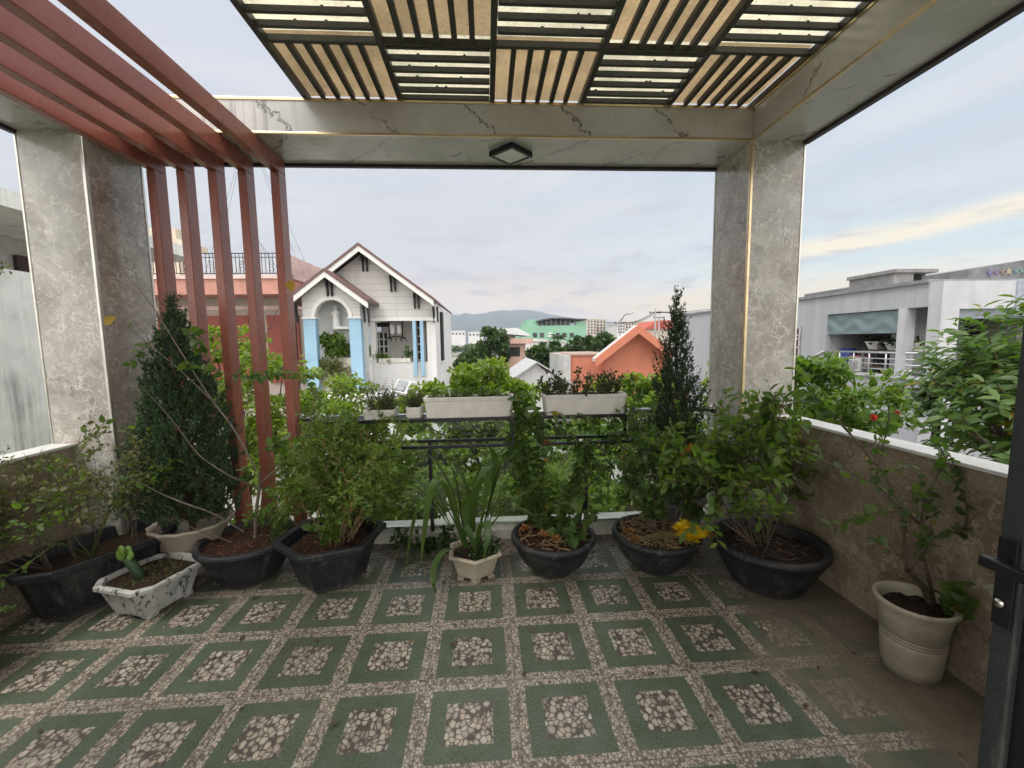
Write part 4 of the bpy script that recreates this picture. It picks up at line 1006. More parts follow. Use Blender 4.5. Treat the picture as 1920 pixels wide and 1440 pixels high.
def tree(name, label, cat, base, cen, rad, nclump, nleaf, lsize, tpl, mat, seed, clump=.32, flat=.6, trunk=.12, shell=.55, group=None, barkm=None, zfloor=-.85, out_=.6):
    rs = np.random.default_rng(seed)
    o = thing(name, label, cat, base, group)
    cen = np.array(cen, float); rad = np.array(rad, float)
    d = rs.normal(0, 1, (nclump, 3)); d /= np.linalg.norm(d, axis=1)[:, None]; d[:, 2] = np.where(d[:, 2] < zfloor, -d[:, 2]*.3, d[:, 2])
    rr_ = rs.uniform(shell**3, 1.12, nclump)**(1/3)
    C = cen+d*rr_[:, None]*rad
    R = clump*rad.mean()*rs.uniform(.55, 1.25, nclump)
    mb = MB(); leafcloud(mb, rs, C, R, nleaf, lsize, tpl, flat, .8, out_)
    mb.build('crown', mat, o)
    st = MB(); b = np.array(base, float); top = cen+np.array((0, 0, -.1*rad[2]))
    mid = (b+top)/2+rs.normal(0, .06, 3)*np.array((1, 1, 0))*np.linalg.norm(top-b)
    st.tube([b, mid, top], trunk, trunk*.5, 8)
    for i in range(min(nclump, 16)):
        p0 = mid+(top-mid)*rs.uniform(.1, 1); q = (p0+C[i])/2+rs.normal(0, .05, 3)*rad
        st.tube([p0, q, C[i]], trunk*.28, trunk*.06, 5, cap=False)
    st.build('trunk', barkm or MAT['bark'], o)
    return o
# trees below and beyond the railing
tree('tree', 'bright yellow green tree filling the view behind the glass railing', 'tree', (-.1, 6.8, GZ), (-.25, 6.6, -1.35), (2.9, 2.0, 2.0), 110, 24000, .10, BROAD, LM['yellowgreen'], 11, .15, .35, .12, .7, zfloor=-.1)
tree('tree', 'pale layered branches rising above the long white planter', 'tree', (.2, 5.6, GZ), (-.22, 5.4, .80), (.95, .6, .44), 44, 9000, .085, OBOV, LM['yellowgreen'], 12, .26, .4, .07, .3)
tree('tree', 'feathery branches in front of the white house blue pillars', 'tree', (-2.3, 6.0, GZ), (-2.2, 5.6, .62), (.80, .6, .60), 40, 5200, .075, OBOV, LM['yellowgreen'], 13, .30, .35, .06, .3)
tree('tree', 'yellow green tree growing behind the red slats', 'tree', (-3.35, 5.7, GZ), (-3.35, 5.7, .35), (1.0, .9, 1.45), 60, 8000, .085, OVAL, LM['yellowgreen'], 14, .25, .6, .09, .4)
tree('tree', 'bright branches between the right white planter and the thin conifer', 'tree', (2.0, 5.6, GZ), (1.95, 5.6, .55), (.85, .6, .55), 40, 6000, .085, OBOV, LM['yellowgreen'], 15, .26, .4, .06, .35)
tree('shrub', 'sunlit bushy green shrub pressing close against the outside of the glass', 'shrub', (-.2, 4.7, GZ), (-.15, 4.7, -.25), (1.75, .7, .75), 90, 15000, .075, OVAL, LM['yellowgreen'], 19, .2, .6, .04, .6, zfloor=-.35)
tree('tree', 'green tree low behind the right half of the glass', 'tree', (1.6, 7.6, GZ), (1.7, 7.4, -1.7), (2.0, 1.8, 1.9), 70, 14000, .10, BROAD, LM['bright'], 16, .2, .4, .1, .6, zfloor=-.1)
tree('shrub', 'yellow green hibiscus bush with red flowers beyond the right wall', 'shrub', (3.25, 3.9, GZ), (3.25, 3.95, .82), (.72, .55, .46), 36, 4600, .07, OVAL, LM['bright'], 17, .28, .8, .05, .4)
tree('shrub', 'low yellow green bush directly right of the stone column', 'shrub', (3.1, 4.9, GZ), (3.15, 4.9, .78), (.62, .5, .62), 28, 3200, .065, OVAL, LM['yellowgreen'], 18, .3, .8, .05, .4)
# big leaved tree on the right, leaves in whorls
def whorltree():
    rs = np.random.default_rng(21)
    o = thing('tree', 'big dark green tree with long glossy leaves at the right edge', 'tree', (5.3, 3.7, GZ))
    cen = np.array((5.15, 3.55, .85)); rad = np.array((1.12, .85, 1.02))
    P, D, N, S = [], [], [], []; st = MB(); st.tube([(5.3, 3.7, GZ), (5.2, 3.6, -.5), (5.2, 3.6, .8)], .12, .05, 8)
    for i in range(560):
        d = unit(rs.normal(0, 1, 3)); d[2] = abs(d[2])*rs.choice([1, 1, 1, -.7]); c = cen+d*rad*rs.uniform(.45, 1.08)
        if i < 60: st.tube([(5.2, 3.6, .2), (np.array((5.2, 3.6, .2))+c)/2+rs.normal(0, .08, 3), c], .022, .007, 5, cap=False)
        ax = unit(d*.7+np.array((0, 0, .8))); a = unit(np.cross(ax, [.3, .5, .1])); b = np.cross(ax, a)
        for k in range(rs.integers(7, 12)):
            ph = k*2.4+rs.normal(0, .3); tl = rs.uniform(.15, .75)
            P.append(c-ax*.02*k); D.append((math.cos(ph)*a+math.sin(ph)*b)+ax*tl); N.append(ax+rs.normal(0, .25, 3)); S.append(rs.uniform(.08, .165))
    MB().leaves(P, D, N, S, blade(.17, .18, .3, (.85, 1.))).build('crown', LM['mid'], o); st.build('trunk', MAT['bark'], o)
    P = [at(1896, 595, 3.3), at(1880, 600, 3.3)]
whorltree()
for i, (px, py, Y, lab) in enumerate(((1638, 783, 3.35, 'lower red hibiscus flower above the white coping'), (1682, 774, 3.45, 'smaller red hibiscus flower deeper in the bush'))):
    c = at(px, py, Y); rs = np.random.default_rng(60+i); n_ = 16
    o = thing('hibiscus_flower', lab, 'flower', tuple(c), 'red hibiscus flowers')
    d = rs.normal(0, 1, (n_, 3)); MB().leaves(np.tile(c, (n_, 1)), d, rs.normal(0, 1, (n_, 3)), np.full(n_, .030 if i == 0 else .022), ROUND).build('petals', LM['red'], o)
    MB().tube([c, c+np.array((.02, .04, -.12))], .004, n=5).build('stalk', MAT['greenstem'], o)
# mid distance trees
for i, (px, py, Y, w_, h_, lab) in enumerate(((918, 655, 44, 36, 34, 'round dense green tree left of the small pink house'), (1026, 668, 42, 34, 24, 'broad green tree in front of the low white house'), (1108, 650, 50, 52, 21, 'wide green tree crown left of the orange gable'),
        (880, 690, 36, 26, 22, 'lower green tree beside the white house wall'), (1288, 618, 34, 12, 14, 'small dark tree peeping over the tiled roof'), (960, 706, 38, 26, 12, 'low shrubs in front of the small pink house'))):
    c = at(px, py, Y); k = Y/F
    tree('tree', lab, 'tree', (c[0], Y, GZ), c, (w_*k, w_*k*.8, h_*k), 46, 5200, .36 if Y > 38 else .25, BROAD, LM['far'], 30+i, .27, .8, .16, .5, 'trees among the houses')
pm_ = at(1046, 634, 48); pt = thing('palm_tree', 'small palm with drooping fronds in front of the green building', 'palm tree', (pm_[0], 48, GZ))
MB().tube([(pm_[0], 48, GZ), (pm_[0]+.1, 48, -1), pm_], .16, .1, 8).build('trunk', MAT['greystem'], pt)
rs = np.random.default_rng(5); P, D, N, S = [], [], [], []
for k in range(15):
    ph = k*2.4; up_ = rs.uniform(.1, 1.3); d = np.array((math.cos(ph), math.sin(ph), up_)); d /= np.linalg.norm(d)
    for q in np.linspace(.1, 1, 22):
        p = pm_+d*q*1.7-np.array((0, 0, .9*q*q)); s_ = np.cross(d, (0, 0, 1)); s_ /= np.linalg.norm(s_)
        for sg in (-1, 1): P.append(p); D.append(s_*sg+d*.6-np.array((0, 0, .5))); N.append((0, 0, 1)); S.append(.5*(1-.5*q))
MB().leaves(P, D, N, S, diamond(.08)).build('fronds', LM['far'], pt)
# far belt of trees between the roofs
rs = np.random.default_rng(77); nb_ = 260; C = np.stack([rs.uniform(-90, 190, nb_), rs.uniform(110, 330, nb_), np.full(nb_, GZ+2.)], -1); Rr = rs.uniform(2.0, 4.2, nb_)
mb = MB(); leafcloud(mb, rs, C, Rr, 26000, 1.3, BROAD, .8); tag(mb.build('distant_trees', LM['far']), 'belt of distant green trees between the far roofs', 'trees', kind='stuff')
# plants at the white house
def bush(label, c, r, n, s_, mat, seed, tpl=OVAL, name='shrub', zs=1.):
    rs = np.random.default_rng(seed); o = thing(name, label, 'shrub', (c[0], c[1], c[2]-r[2]))
    k = 14; d = rs.normal(0, .5, (k, 3)); mb = MB(); leafcloud(mb, rs, np.array(c)+d*np.array(r), np.full(k, np.mean(r)*.45), n, s_, tpl, zs); mb.build('foliage', mat, o)
    st = MB()
    for i in range(7): st.tube([(c[0]+rs.normal(0, .05), c[1], c[2]-r[2]), np.array(c)+d[i]*np.array(r)], .012, .005, 4, cap=False)
    st.build('stems', MAT['greenstem'], o)
bush('leafy green plant growing inside the arched niche', at(632, 650, Y2+.6), (.65, .3, .55), 900, .20, LM['bright'], 41)
bush('trailing green plant on the mossy wall below the niche', at(622, 690, Y2+.15), (.7, .15, .5), 800, .13, LM['olive'], 42)
bush('small green bush at the left of the house balcony planter', at(717, 668, HY+.35), (.35, .15, .22), 320, .13, LM['bright'], 43)
bush('thin dark plant at the right of the house balcony planter', at(766, 665, HY+.35), (.22, .12, .3), 160, .14, LM['mid'], 44)
bush('creeper hanging on the neighbour balcony ledge at far left', (-4.95, 4.4, 2.36), (.06, .7, .07), 260, .05, LM['olive'], 45)

# --- pots
def cham(hx, hy, c):
    return [(hx-c, -hy), (hx, -hy+c), (hx, hy-c), (hx-c, hy), (-hx+c, hy), (-hx, hy-c), (-hx, -hy+c), (-hx+c, -hy)]
def loft(mb, c, poly, levels, rz=0., mi=0, close=True):
    n = len(poly); vs = []; cs, sn = math.cos(rz), math.sin(rz)
    for s_, z in levels:
        sx_, sy_ = s_ if isinstance(s_, tuple) else (s_, s_)
        for x, y in poly: vs.append((c[0]+x*sx_*cs-y*sy_*sn, c[1]+x*sx_*sn+y*sy_*cs, c[2]+z))
    L = len(levels)
    f = [(k*n+i, k*n+(i+1) % n, (k+1)*n+(i+1) % n, (k+1)*n+i) for k in range(L-1) for i in range(n)]
    f += [tuple(range(n-1, -1, -1)), tuple(range((L-1)*n, L*n))]
    return mb.add(vs, f, mi)
def hexa(r, n=6, ph=0.): return [(r*math.cos(ph+2*PI*i/n), r*math.sin(ph+2*PI*i/n)) for i in range(n)]
def soil(par, c, r, z, mat, seed, n=26, amp=.012, poly=None, rz=0.):
    rs = np.random.default_rng(seed); mb = MB(); vs = [(c[0], c[1], z+amp)]; f = []
    m_ = 8
    if poly is None: poly = hexa(r, n)
    n = len(poly); cs, sn = math.cos(rz), math.sin(rz)
    for k in range(1, m_+1):
        for (x, y) in poly: vs.append((c[0]+(x*cs-y*sn)*k/m_, c[1]+(x*sn+y*cs)*k/m_, z+rs.uniform(-amp, amp)+(amp*1.2*(1-k/m_))))
    f += [(0, 1+i, 1+(i+1) % n) for i in range(n)]
    for k in range(m_-1): f += [(1+k*n+i, 1+(k+1)*n+i, 1+(k+1)*n+(i+1) % n, 1+k*n+(i+1) % n) for i in range(n)]
    mb.add(vs, f, 0, True); return mb.build('soil', mat, par)
def bowl(par, c, R, h, mat, foot=.5):
    MB().lathe((c[0], c[1], 0), [(R*foot, .0), (R*foot*1.06, .012), (R*.74, h*.33), (R*.90, h*.68), (R*.955, h*.86), (R, h*.87), (R*1.005, h*.93), (R*.985, h), (R*.90, h), (R*.88, h*.93), (R*.84, h*.72), (R*.6, h*.55), (0, h*.5)], 48).build('pot', mat, par, .0)
def sticks(par, c, r, z, n, seed, mat, L=.12, name='straw'):
    rs = np.random.default_rng(seed); mb = MB()
    for i in range(n):
        a = rs.uniform(0, 6.28); q = r*math.sqrt(rs.uniform(0, 1)); p = np.array((c[0]+q*math.cos(a), c[1]+q*math.sin(a), z+rs.uniform(0, .02)))
        d = rs.normal(0, 1, 3)*np.array((1, 1, .18)); d = unit(d)*L*rs.uniform(.4, 1.1)
        mb.tube([p-d/2, p+d/2+np.array((0, 0, rs.uniform(-.01, .015)))], rs.uniform(.0015, .0035), n=4)
    return tag(mb.build(name, mat, par), kind='stuff')

# left conifer
def conifer(label, c, prof, h0, h1, ntuft, per, size, mat, seed, lean=(0, 0), spread=.5, tuftr=.03, inner=.55, notch=.18):
    rs = np.random.default_rng(seed)
    o = thing('potted_conifer', label, 'potted plant', (c[0], c[1], 0))
    P, D, N, S = [], [], [], []; st = MB()
    zs_ = np.array([p[0] for p in prof]); rs2 = np.array([p[1] for p in prof]); ph0 = rs.uniform(0, 6, 5)
    st.tube([(c[0], c[1], h0-.15), (c[0]+lean[0]*.5, c[1]+lean[1]*.5, (h0+h1)/2), (c[0]+lean[0], c[1]+lean[1], h1-.1)], .02, .006, 6)
    wts = np.interp(np.linspace(0, 1, 200), zs_, rs2); wts = np.maximum(wts, .02); wts /= wts.sum()
    for i in range(ntuft):
        tt = (rs.choice(200, p=wts)+rs.uniform())/200; a = rs.uniform(0, 6.283)
        R = np.interp(tt, zs_, rs2)*(1+notch*math.sin(a*3+tt*9+ph0[0])+notch*.8*math.sin(a*5-tt*21+ph0[1])+rs.normal(0, .07))
        q = R*(rs.uniform(inner**2, 1)**.5); z = h0+(h1-h0)*tt
        p = np.array((c[0]+lean[0]*tt+q*math.cos(a), c[1]+lean[1]*tt+q*math.sin(a), z))
        ax = unit(np.array((math.cos(a)*spread, math.sin(a)*spread, 1.))+rs.normal(0, .22, 3))
        if i % 6 == 0: st.tube([(c[0]+lean[0]*tt, c[1]+lean[1]*tt, max(h0, z-q*.7)), p], .004, .0015, 4, cap=False)
        L = tuftr*rs.uniform(.7, 1.6)
        for k in range(per):
            s_ = rs.uniform(0, 1); P.append(p+ax*L*(s_*2-.6)+rs.normal(0, .004, 3)); D.append(ax+rs.normal(0, .42, 3)); N.append(rs.normal(0, 1, 3)); S.append(size*rs.uniform(.6, 1.25)*(1.1-.4*s_))
    MB().leaves(P, D, N, S, diamond(.2, .3, .05)).build('foliage', mat, o); st.build('trunk', MAT['bark'], o)
    return o
cl = conifer('bushy blue green conifer in a beige scalloped pot by the red slats', (-2.03, 2.90), [(0, .20), (.1, .30), (.25, .295), (.45, .25), (.62, .185), (.78, .11), (.9, .055), (1, .004)], .36, 1.83, 2100, 24, .026, LM['conifer'], 71, (.0, 0), .45, .032, .3, .12)
MB().lathe((-2.03, 2.90, 0), [(.14, 0), (.15, .02), (.175, .15), (.20, .27), (.235, .325), (.24, .34), (.225, .345), (.20, .33), (.19, .29), (0, .28)], 60, wave=(14, .035, (4, 5, 6, 7))).build('pot', MAT['beige_pot'], cl)
cr_ = conifer('thin spiky dark conifer in a grey pot left of the right column', (1.385, 2.98), [(0, .10), (.2, .15), (.4, .16), (.56, .165), (.66, .13), (.76, .085), (.86, .05), (.94, .025), (1, .003)], .38, 1.82, 900, 20, .026, LM['conifer2'], 72, (-.015, 0), .32, .045, .2, .3)
MB().lathe((1.385, 2.98, 0), [(.12, 0), (.13, .02), (.18, .18), (.205, .33), (.225, .345), (.225, .365), (.205, .37), (.19, .34), (0, .32)], 40, wave=(12, .02, (4, 5, 6))).build('pot', MAT['grey_pot'], cr_)

# big black tub, far left
tc = np.array((-2.41, 2.62, 0)); tp = cham(.37, .25, .12); trz = math.radians(58)
tb = thing('potted_shrub', 'straggly thin leaved shrub in the big black tub, far left', 'potted plant', tuple(tc))
loft(MB(), tc, tp, [(.70, 0), (.72, .015), (.88, .27), (.90, .285), (1., .29), (1.01, .325), (.99, .335), (.90, .33), (.86, .28), (.82, .22)], trz).build('pot', MAT['blackpot'], tb, .006)
soil(tb, tc, 0, .262, MAT['soil'], 1, poly=cham(.31, .21, .1), rz=trz)
p = Plant(101); sp_a = dict(levels=2, kids=[7, 4], trop=[.06, .02, -.01], wig=.16, ratio=.42, ang=.8, leaflev=1, leaf=.030, space=.020, t0=.5, lt0=.2, cluster=1)
for k in range(13):
    a = p.rs.uniform(0, 6.28); b = np.array((math.cos(a)*.2*math.cos(trz)-math.sin(a)*.12*math.sin(trz), math.cos(a)*.2*math.sin(trz)+math.sin(a)*.12*math.cos(trz), 0))
    p.grow(tc+b+np.array((0, 0, .26)), (b[0]*1.6+p.rs.normal(0, .25)-.05, b[1]*1.2+p.rs.normal(0, .25)-.15, 1.), p.rs.uniform(.42, .72), .0042, 0, sp_a)
p.stems(5).build('stems', MAT['bark'], tb); p.foliage(OVAL).build('foliage', LM['olive'], tb)
p = Plant(102); sp_b = dict(levels=2, kids=[4, 3], trop=[.0, -.03], wig=.1, ratio=.5, ang=.7, leaflev=0, leaf=.045, space=.030, t0=.3, lt0=.35)
for d_ in ((-.2, -.5, .8), (.25, -.2, 1.), (.35, .1, .9), (-.1, -.8, .7)): p.grow(tc+np.array((.02, -.05, .26)), d_, .68, .005, 0, sp_b)
p.stems(5).build('green_stems', MAT['greenstem'], tb); p.foliage(OVAL).build('green_leaves', LM['bright'], tb)

# mottled planter with a cactus
bc = np.array((-2.0, 2.50, 0)); brz = math.radians(-17); bp = cham(.205, .215, .07)
bn = thing('planter', 'small weathered mottled cement planter holding a cactus', 'planter', tuple(bc))
m_ = MB(); loft(m_, bc, bp, [(.70, .028), (.90, .175), (.92, .18), (1., .183), (1.0, .205), (.99, .21), (.86, .21), (.84, .19), (.80, .15)], brz)
m_.build('pot', MAT['mottled'], bn, .005)
for sx in (-1, 1):
    for s2 in (-1, 1):
        q = (sx*.095*math.cos(brz)-s2*.10*math.sin(brz), sx*.095*math.sin(brz)+s2*.10*math.cos(brz)); MB().cbox(bc+np.array((*q, .0145)), (.06, .06, .029), brz).build('foot', MAT['mottled'], bn, .004)
soil(bn, bc, 0, .185, MAT['soil'], 2, poly=cham(.168, .176, .06), rz=brz)
ct = thing('cactus', 'small dark green cactus with lime new pads in the mottled planter', 'cactus', (bc[0]-.01, bc[1]-.06, .19))
cp_ = np.array((bc[0]-.01, bc[1]-.06, .17))
MB().tube([cp_, cp_+np.array((-.03, -.0, .07)), cp_+np.array((-.075, .0, .15))], .030, .024, 7).build('stem', simple('dark cactus skin', (.018, .045, .016), .6, 0., .3, 60., .5), ct)
m_ = MB()
for q, r_ in (((-.105, 0, .17), .026), ((-.07, .01, .185), .022), ((-.09, -.01, .20), .02), ((-.05, 0, .165), .016), ((-.055, -.01, .15), .013)): m_.lathe(cp_+np.array(q), [(r_*math.sin(a)+.0002, r_*1.5*-math.cos(a)) for a in np.linspace(0, PI, 8)], 10, sy=.55)
m_.build('pads', simple('lime cactus pad', (.14, .24, .045), .5), ct)
rs = np.random.default_rng(6); n_ = 420; a = rs.uniform(0, 6.28, n_); q = np.sqrt(rs.uniform(0, 1, n_))*.15
MB().leaves(np.stack([bc[0]+q*np.cos(a), bc[1]+q*np.sin(a), np.full(n_, .188)], -1), rs.normal(0, .7, (n_, 3))+np.array((0, 0, .5)), rs.normal(0, 1, (n_, 3)), rs.uniform(.012, .035, n_), NEEDLE).build('moss', LM['olive'], bn)

# black bowl with long bare branches
ec = np.array((-1.60, 2.78, 0)); eb = thing('potted_bougainvillea', 'black round bowl with a plant of long bare arching branches', 'potted plant', tuple(ec))
bowl(eb, ec, .30, .27, MAT['blackpot'], .55); soil(eb, ec, .262, .225, MAT['mulch'], 3); sticks(eb, ec, .22, .235, 70, 4, simple('red brown bark chips', (.14, .05, .03), .8), .05, 'bark_chips')
p = Plant(110); SPK = 1.
def br(pts, r0=.006, r1=.002, leaf=0., sp=.05, t0=.3, Ys=None, cl=1, st=True):
    n = len(pts); q = [at(x, y, Y) for x, y, Y in pts]; q = np.array(q)
    tt = np.linspace(0, n-1, n*5); q2 = np.stack([np.interp(tt, range(n), q[:, i]) for i in range(3)], -1)
    ker = np.array([1, 2, 3, 2, 1])/9.; q3 = np.stack([np.convolve(np.pad(q2[:, i], 2, 'edge'), ker, 'valid') for i in range(3)], -1)
    if st: p.st.append((q3, r0, r1))
    if leaf: p.along(q3, leaf, sp*SPK, t0, 1.0, cl, .1)
br([(478, 1012, 2.76), (480, 960, 2.75), (488, 905, 2.74), (485, 885, 2.74)], .011, .008)
br([(485, 890, 2.74), (440, 805, 2.72), (393, 745, 2.70), (330, 645, 2.66), (290, 580, 2.63), (252, 530, 2.61), (228, 506, 2.6)], .0065, .0016)
br([(396, 750, 2.7), (345, 700, 2.66), (285, 650, 2.6), (240, 612, 2.55), (222, 596, 2.53)], .004, .0012, .05, .09, .75)
br([(487, 915, 2.74), (430, 893, 2.66), (372, 855, 2.6), (322, 785, 2.55), (262, 722, 2.5)], .0055, .0014)
br([(462, 1000, 2.7), (400, 962, 2.6), (315, 932, 2.5), (262, 905, 2.45), (215, 878, 2.4)], .0055, .0016)
br([(400, 962, 2.6), (345, 945, 2.5), (310, 930, 2.46)], .003, .0015)
br([(440, 1018, 2.62), (360, 990, 2.5), (322, 968, 2.48)], .0028, .0012)
br([(490, 905, 2.74), (530, 870, 2.7), (575, 820, 2.66), (590, 745, 2.62), (622, 668, 2.6), (640, 640, 2.6)], .0055, .0014)
br([(505, 890, 2.72), (560, 850, 2.7), (592, 838, 2.7)], .003, .001, .055, .02, .2)
br([(455, 790, 2.7), (470, 735, 2.68), (495, 640, 2.66), (520, 580, 2.65), (543, 548, 2.65)], .0035, .0012)
br([(485, 628, 2.66), (470, 600, 2.66), (455, 575, 2.66)], .002, .001)
br([(402, 755, 2.7), (420, 720, 2.68), (425, 700, 2.68)], .003, .001)
br([(425, 700, 2.68), (385, 695, 2.66), (345, 680, 2.66)], .002, .001, .055, .016, .1, cl=2)
br([(425, 702, 2.68), (470, 706, 2.68), (520, 700, 2.68), (560, 705, 2.68)], .002, .001, .055, .022, .05, cl=2)
br([(350, 640, 2.7), (362, 620, 2.7), (380, 660, 2.7)], .002, .001, .06, .02, .2, cl=2)
br([(300, 640, 2.62), (262, 655, 2.6), (240, 690, 2.6)], .002, .001, .055, .03, .2, cl=2)
br([(560, 705, 2.68), (590, 730, 2.68), (600, 760, 2.68)], .002, .001, .05, .03, .1, cl=2)
br([(470, 905, 2.7), (462, 890, 2.7), (455, 878, 2.7)], .002, .001, .06, .012, .1, cl=3)
br([(500, 850, 2.7), (505, 840, 2.7), (530, 822, 2.7)], .002, .001, .055, .012, .1, cl=2)
p.stems(6).build('branches', MAT['greystem'], eb); p.foliage(BROAD).build('foliage', LM['mid'], eb)
for (x, y, Y), d_, s_ in (((207, 598, 2.55), (1, 0, .8), .075), ((545, 536, 2.64), (.1, 0, -1), .075)):
    q = at(x, y, Y); m_ = MB().leaves([q-np.array(d_)*s_*.5], [d_], [(.1, -1, .2)], [s_], BROAD); m_.build('dying_leaf', LM['yellow'], eb)
p = Plant(111)
for k in range(26):
    a = p.rs.uniform(-.5, 2.4); q = ec+np.array((.2*math.cos(a), .2*math.sin(a)*.8, .23)); p.grow(q, (p.rs.normal(.2, .4), p.rs.normal(0, .3), 1), .2, .002, 1, dict(levels=2, kids=[0, 3], trop=[-.02], wig=.15, leaflev=1, leaf=.020, space=.008, t0=.2, ratio=.5, cluster=2))
p.stems(4).build('fern_stems', MAT['greenstem'], eb); p.foliage(NEEDLE).build('fern_leaves', LM['mid'], eb)

# black hexagonal pot with the dense fine leaved shrub
fc = np.array((-1.03, 2.70, 0)); fph = math.atan2(-.94, .34)+PI/6
fb = thing('potted_shrub', 'dense fine leaved green shrub in the flared black hexagonal pot', 'potted plant', tuple(fc))
loft(MB(), fc, hexa(.345, 6, fph), [(.56, 0), (.60, .015), (.82, .25), (.84, .265), (1., .272), (1.01, .30), (.99, .31), (.86, .305), (.82, .26), (.78, .2)]).build('pot', MAT['blackpot'], fb, .005)
soil(fb, fc, 0, .245, MAT['mulch'], 5, poly=hexa(.265, 6, fph)); sticks(fb, fc, .2, .255, 60, 6, simple('husk chips', (.13, .055, .032), .8), .05, 'bark_chips')
p = Plant(120); sp_c = dict(levels=2, kids=[7, 5], trop=[.05, .0, -.05], wig=.12, ratio=.42, ang=.85, leaflev=1, leaf=.032, space=.0095, t0=.42, lt0=.12, cluster=1)
for k in range(34):
    a = p.rs.uniform(0, 6.28); q = np.array((.10*math.cos(a)*p.rs.uniform(.2, 1)+.03, .09*math.sin(a), 0))
    p.grow(fc+q+np.array((0, 0, .24)), (math.cos(a)*.42+.10, math.sin(a)*.38, 1.), p.rs.uniform(.42, .76), .0045, 0, sp_c)
p.stems(5).build('stems', MAT['straw'], fb); p.foliage(OVAL).build('foliage', LM['bright'], fb)
p = Plant(121)
for k in range(7): p.grow(fc+np.array((.04, -.1, .25)), (p.rs.normal(.15, .3), -.25+p.rs.normal(0, .2), 1), .24, .003, 1, dict(levels=1, kids=[0], trop=[0], leaflev=0, leaf=.055, space=.018, lt0=.3, cluster=1))
p.foliage(BROAD).build('young_leaves', LM['bright'], fb)

# white hexagonal pot with strap leaves
gc = np.array((-.10, 2.665, 0)); gph = math.atan2(-1, .04)
gb_ = thing('potted_lily', 'arching strap leaved lily in the small white hexagonal footed pot', 'potted plant', tuple(gc))
loft(MB(), gc, hexa(.195, 6, gph), [(.62, .022), (.66, .026), (.86, .145), (.88, .15), (.98, .154), (1., .168), (.98, .175), (.84, .174), (.82, .15), (.78, .12)]).build('pot', MAT['cream_pot'], gb_, .004)
for i in range(6):
    a = gph+i*PI/3; MB().cbox(gc+np.array((.108*math.cos(a), .108*math.sin(a), .0115)), (.045, .045, .023), a+PI/4).build('foot', MAT['cream_pot'], gb_, .003)
soil(gb_, gc, 0, .15, MAT['soil'], 7, poly=hexa(.155, 6, gph))
def ribbon(mb, pts, wd, fold=.25):
    pts = np.asarray(pts); k = len(pts); tg = np.gradient(pts, axis=0); vs = []
    for i in range(k):
        t_ = i/(k-1); d = unit(tg[i]); s_ = np.cross(d, (0, 0, 1.)); s_ = unit(s_) if np.linalg.norm(s_) > .08 else np.array((1., 0, 0)); 
        if i == 0: s_0 = s_
        if np.dot(s_, s_0) < 0: s_ = -s_
        s_0 = s_; n_ = np.cross(s_, d); w_ = wd*min(1, .55+t_*1.2)*(1-max(0, (t_-.55)/.45)**2)+.0006
        vs += [pts[i]-s_*w_+n_*w_*fold, pts[i], pts[i]+s_*w_+n_*w_*fold]
    mb.add(vs, [(3*i+j, 3*i+j+1, 3*i+j+4, 3*i+j+3) for i in range(k-1) for j in (0, 1)], 0, True)
rs = np.random.default_rng(130); m_ = MB()
def strap(az_, L, bend, w_=.016, base=None, el0=1.35):
    w_ *= 1.75
    b = gc+np.array((rs.normal(0, .03), rs.normal(0, .03), .15)) if base is None else base
    e_ = el0; pts = [b]; n_ = 16
    for i in range(n_):
        d = np.array((math.cos(az_)*math.cos(e_), math.sin(az_)*math.cos(e_), math.sin(e_))); pts.append(pts[-1]+d*L/n_); e_ -= bend/n_*(.35+1.3*i/n_)
    ribbon(m_, pts, w_)
def strap_path(pts, w_):
    q = np.array([at(*p_) for p_ in pts]); n = len(q); tt = np.linspace(0, n-1, n*6); q = np.stack([np.interp(tt, range(n), q[:, i]) for i in range(3)], -1)
    ker = np.ones(7)/7; q = np.stack([np.convolve(np.pad(q[:, i], 3, 'edge'), ker, 'valid') for i in range(3)], -1); ribbon(m_, q, w_)
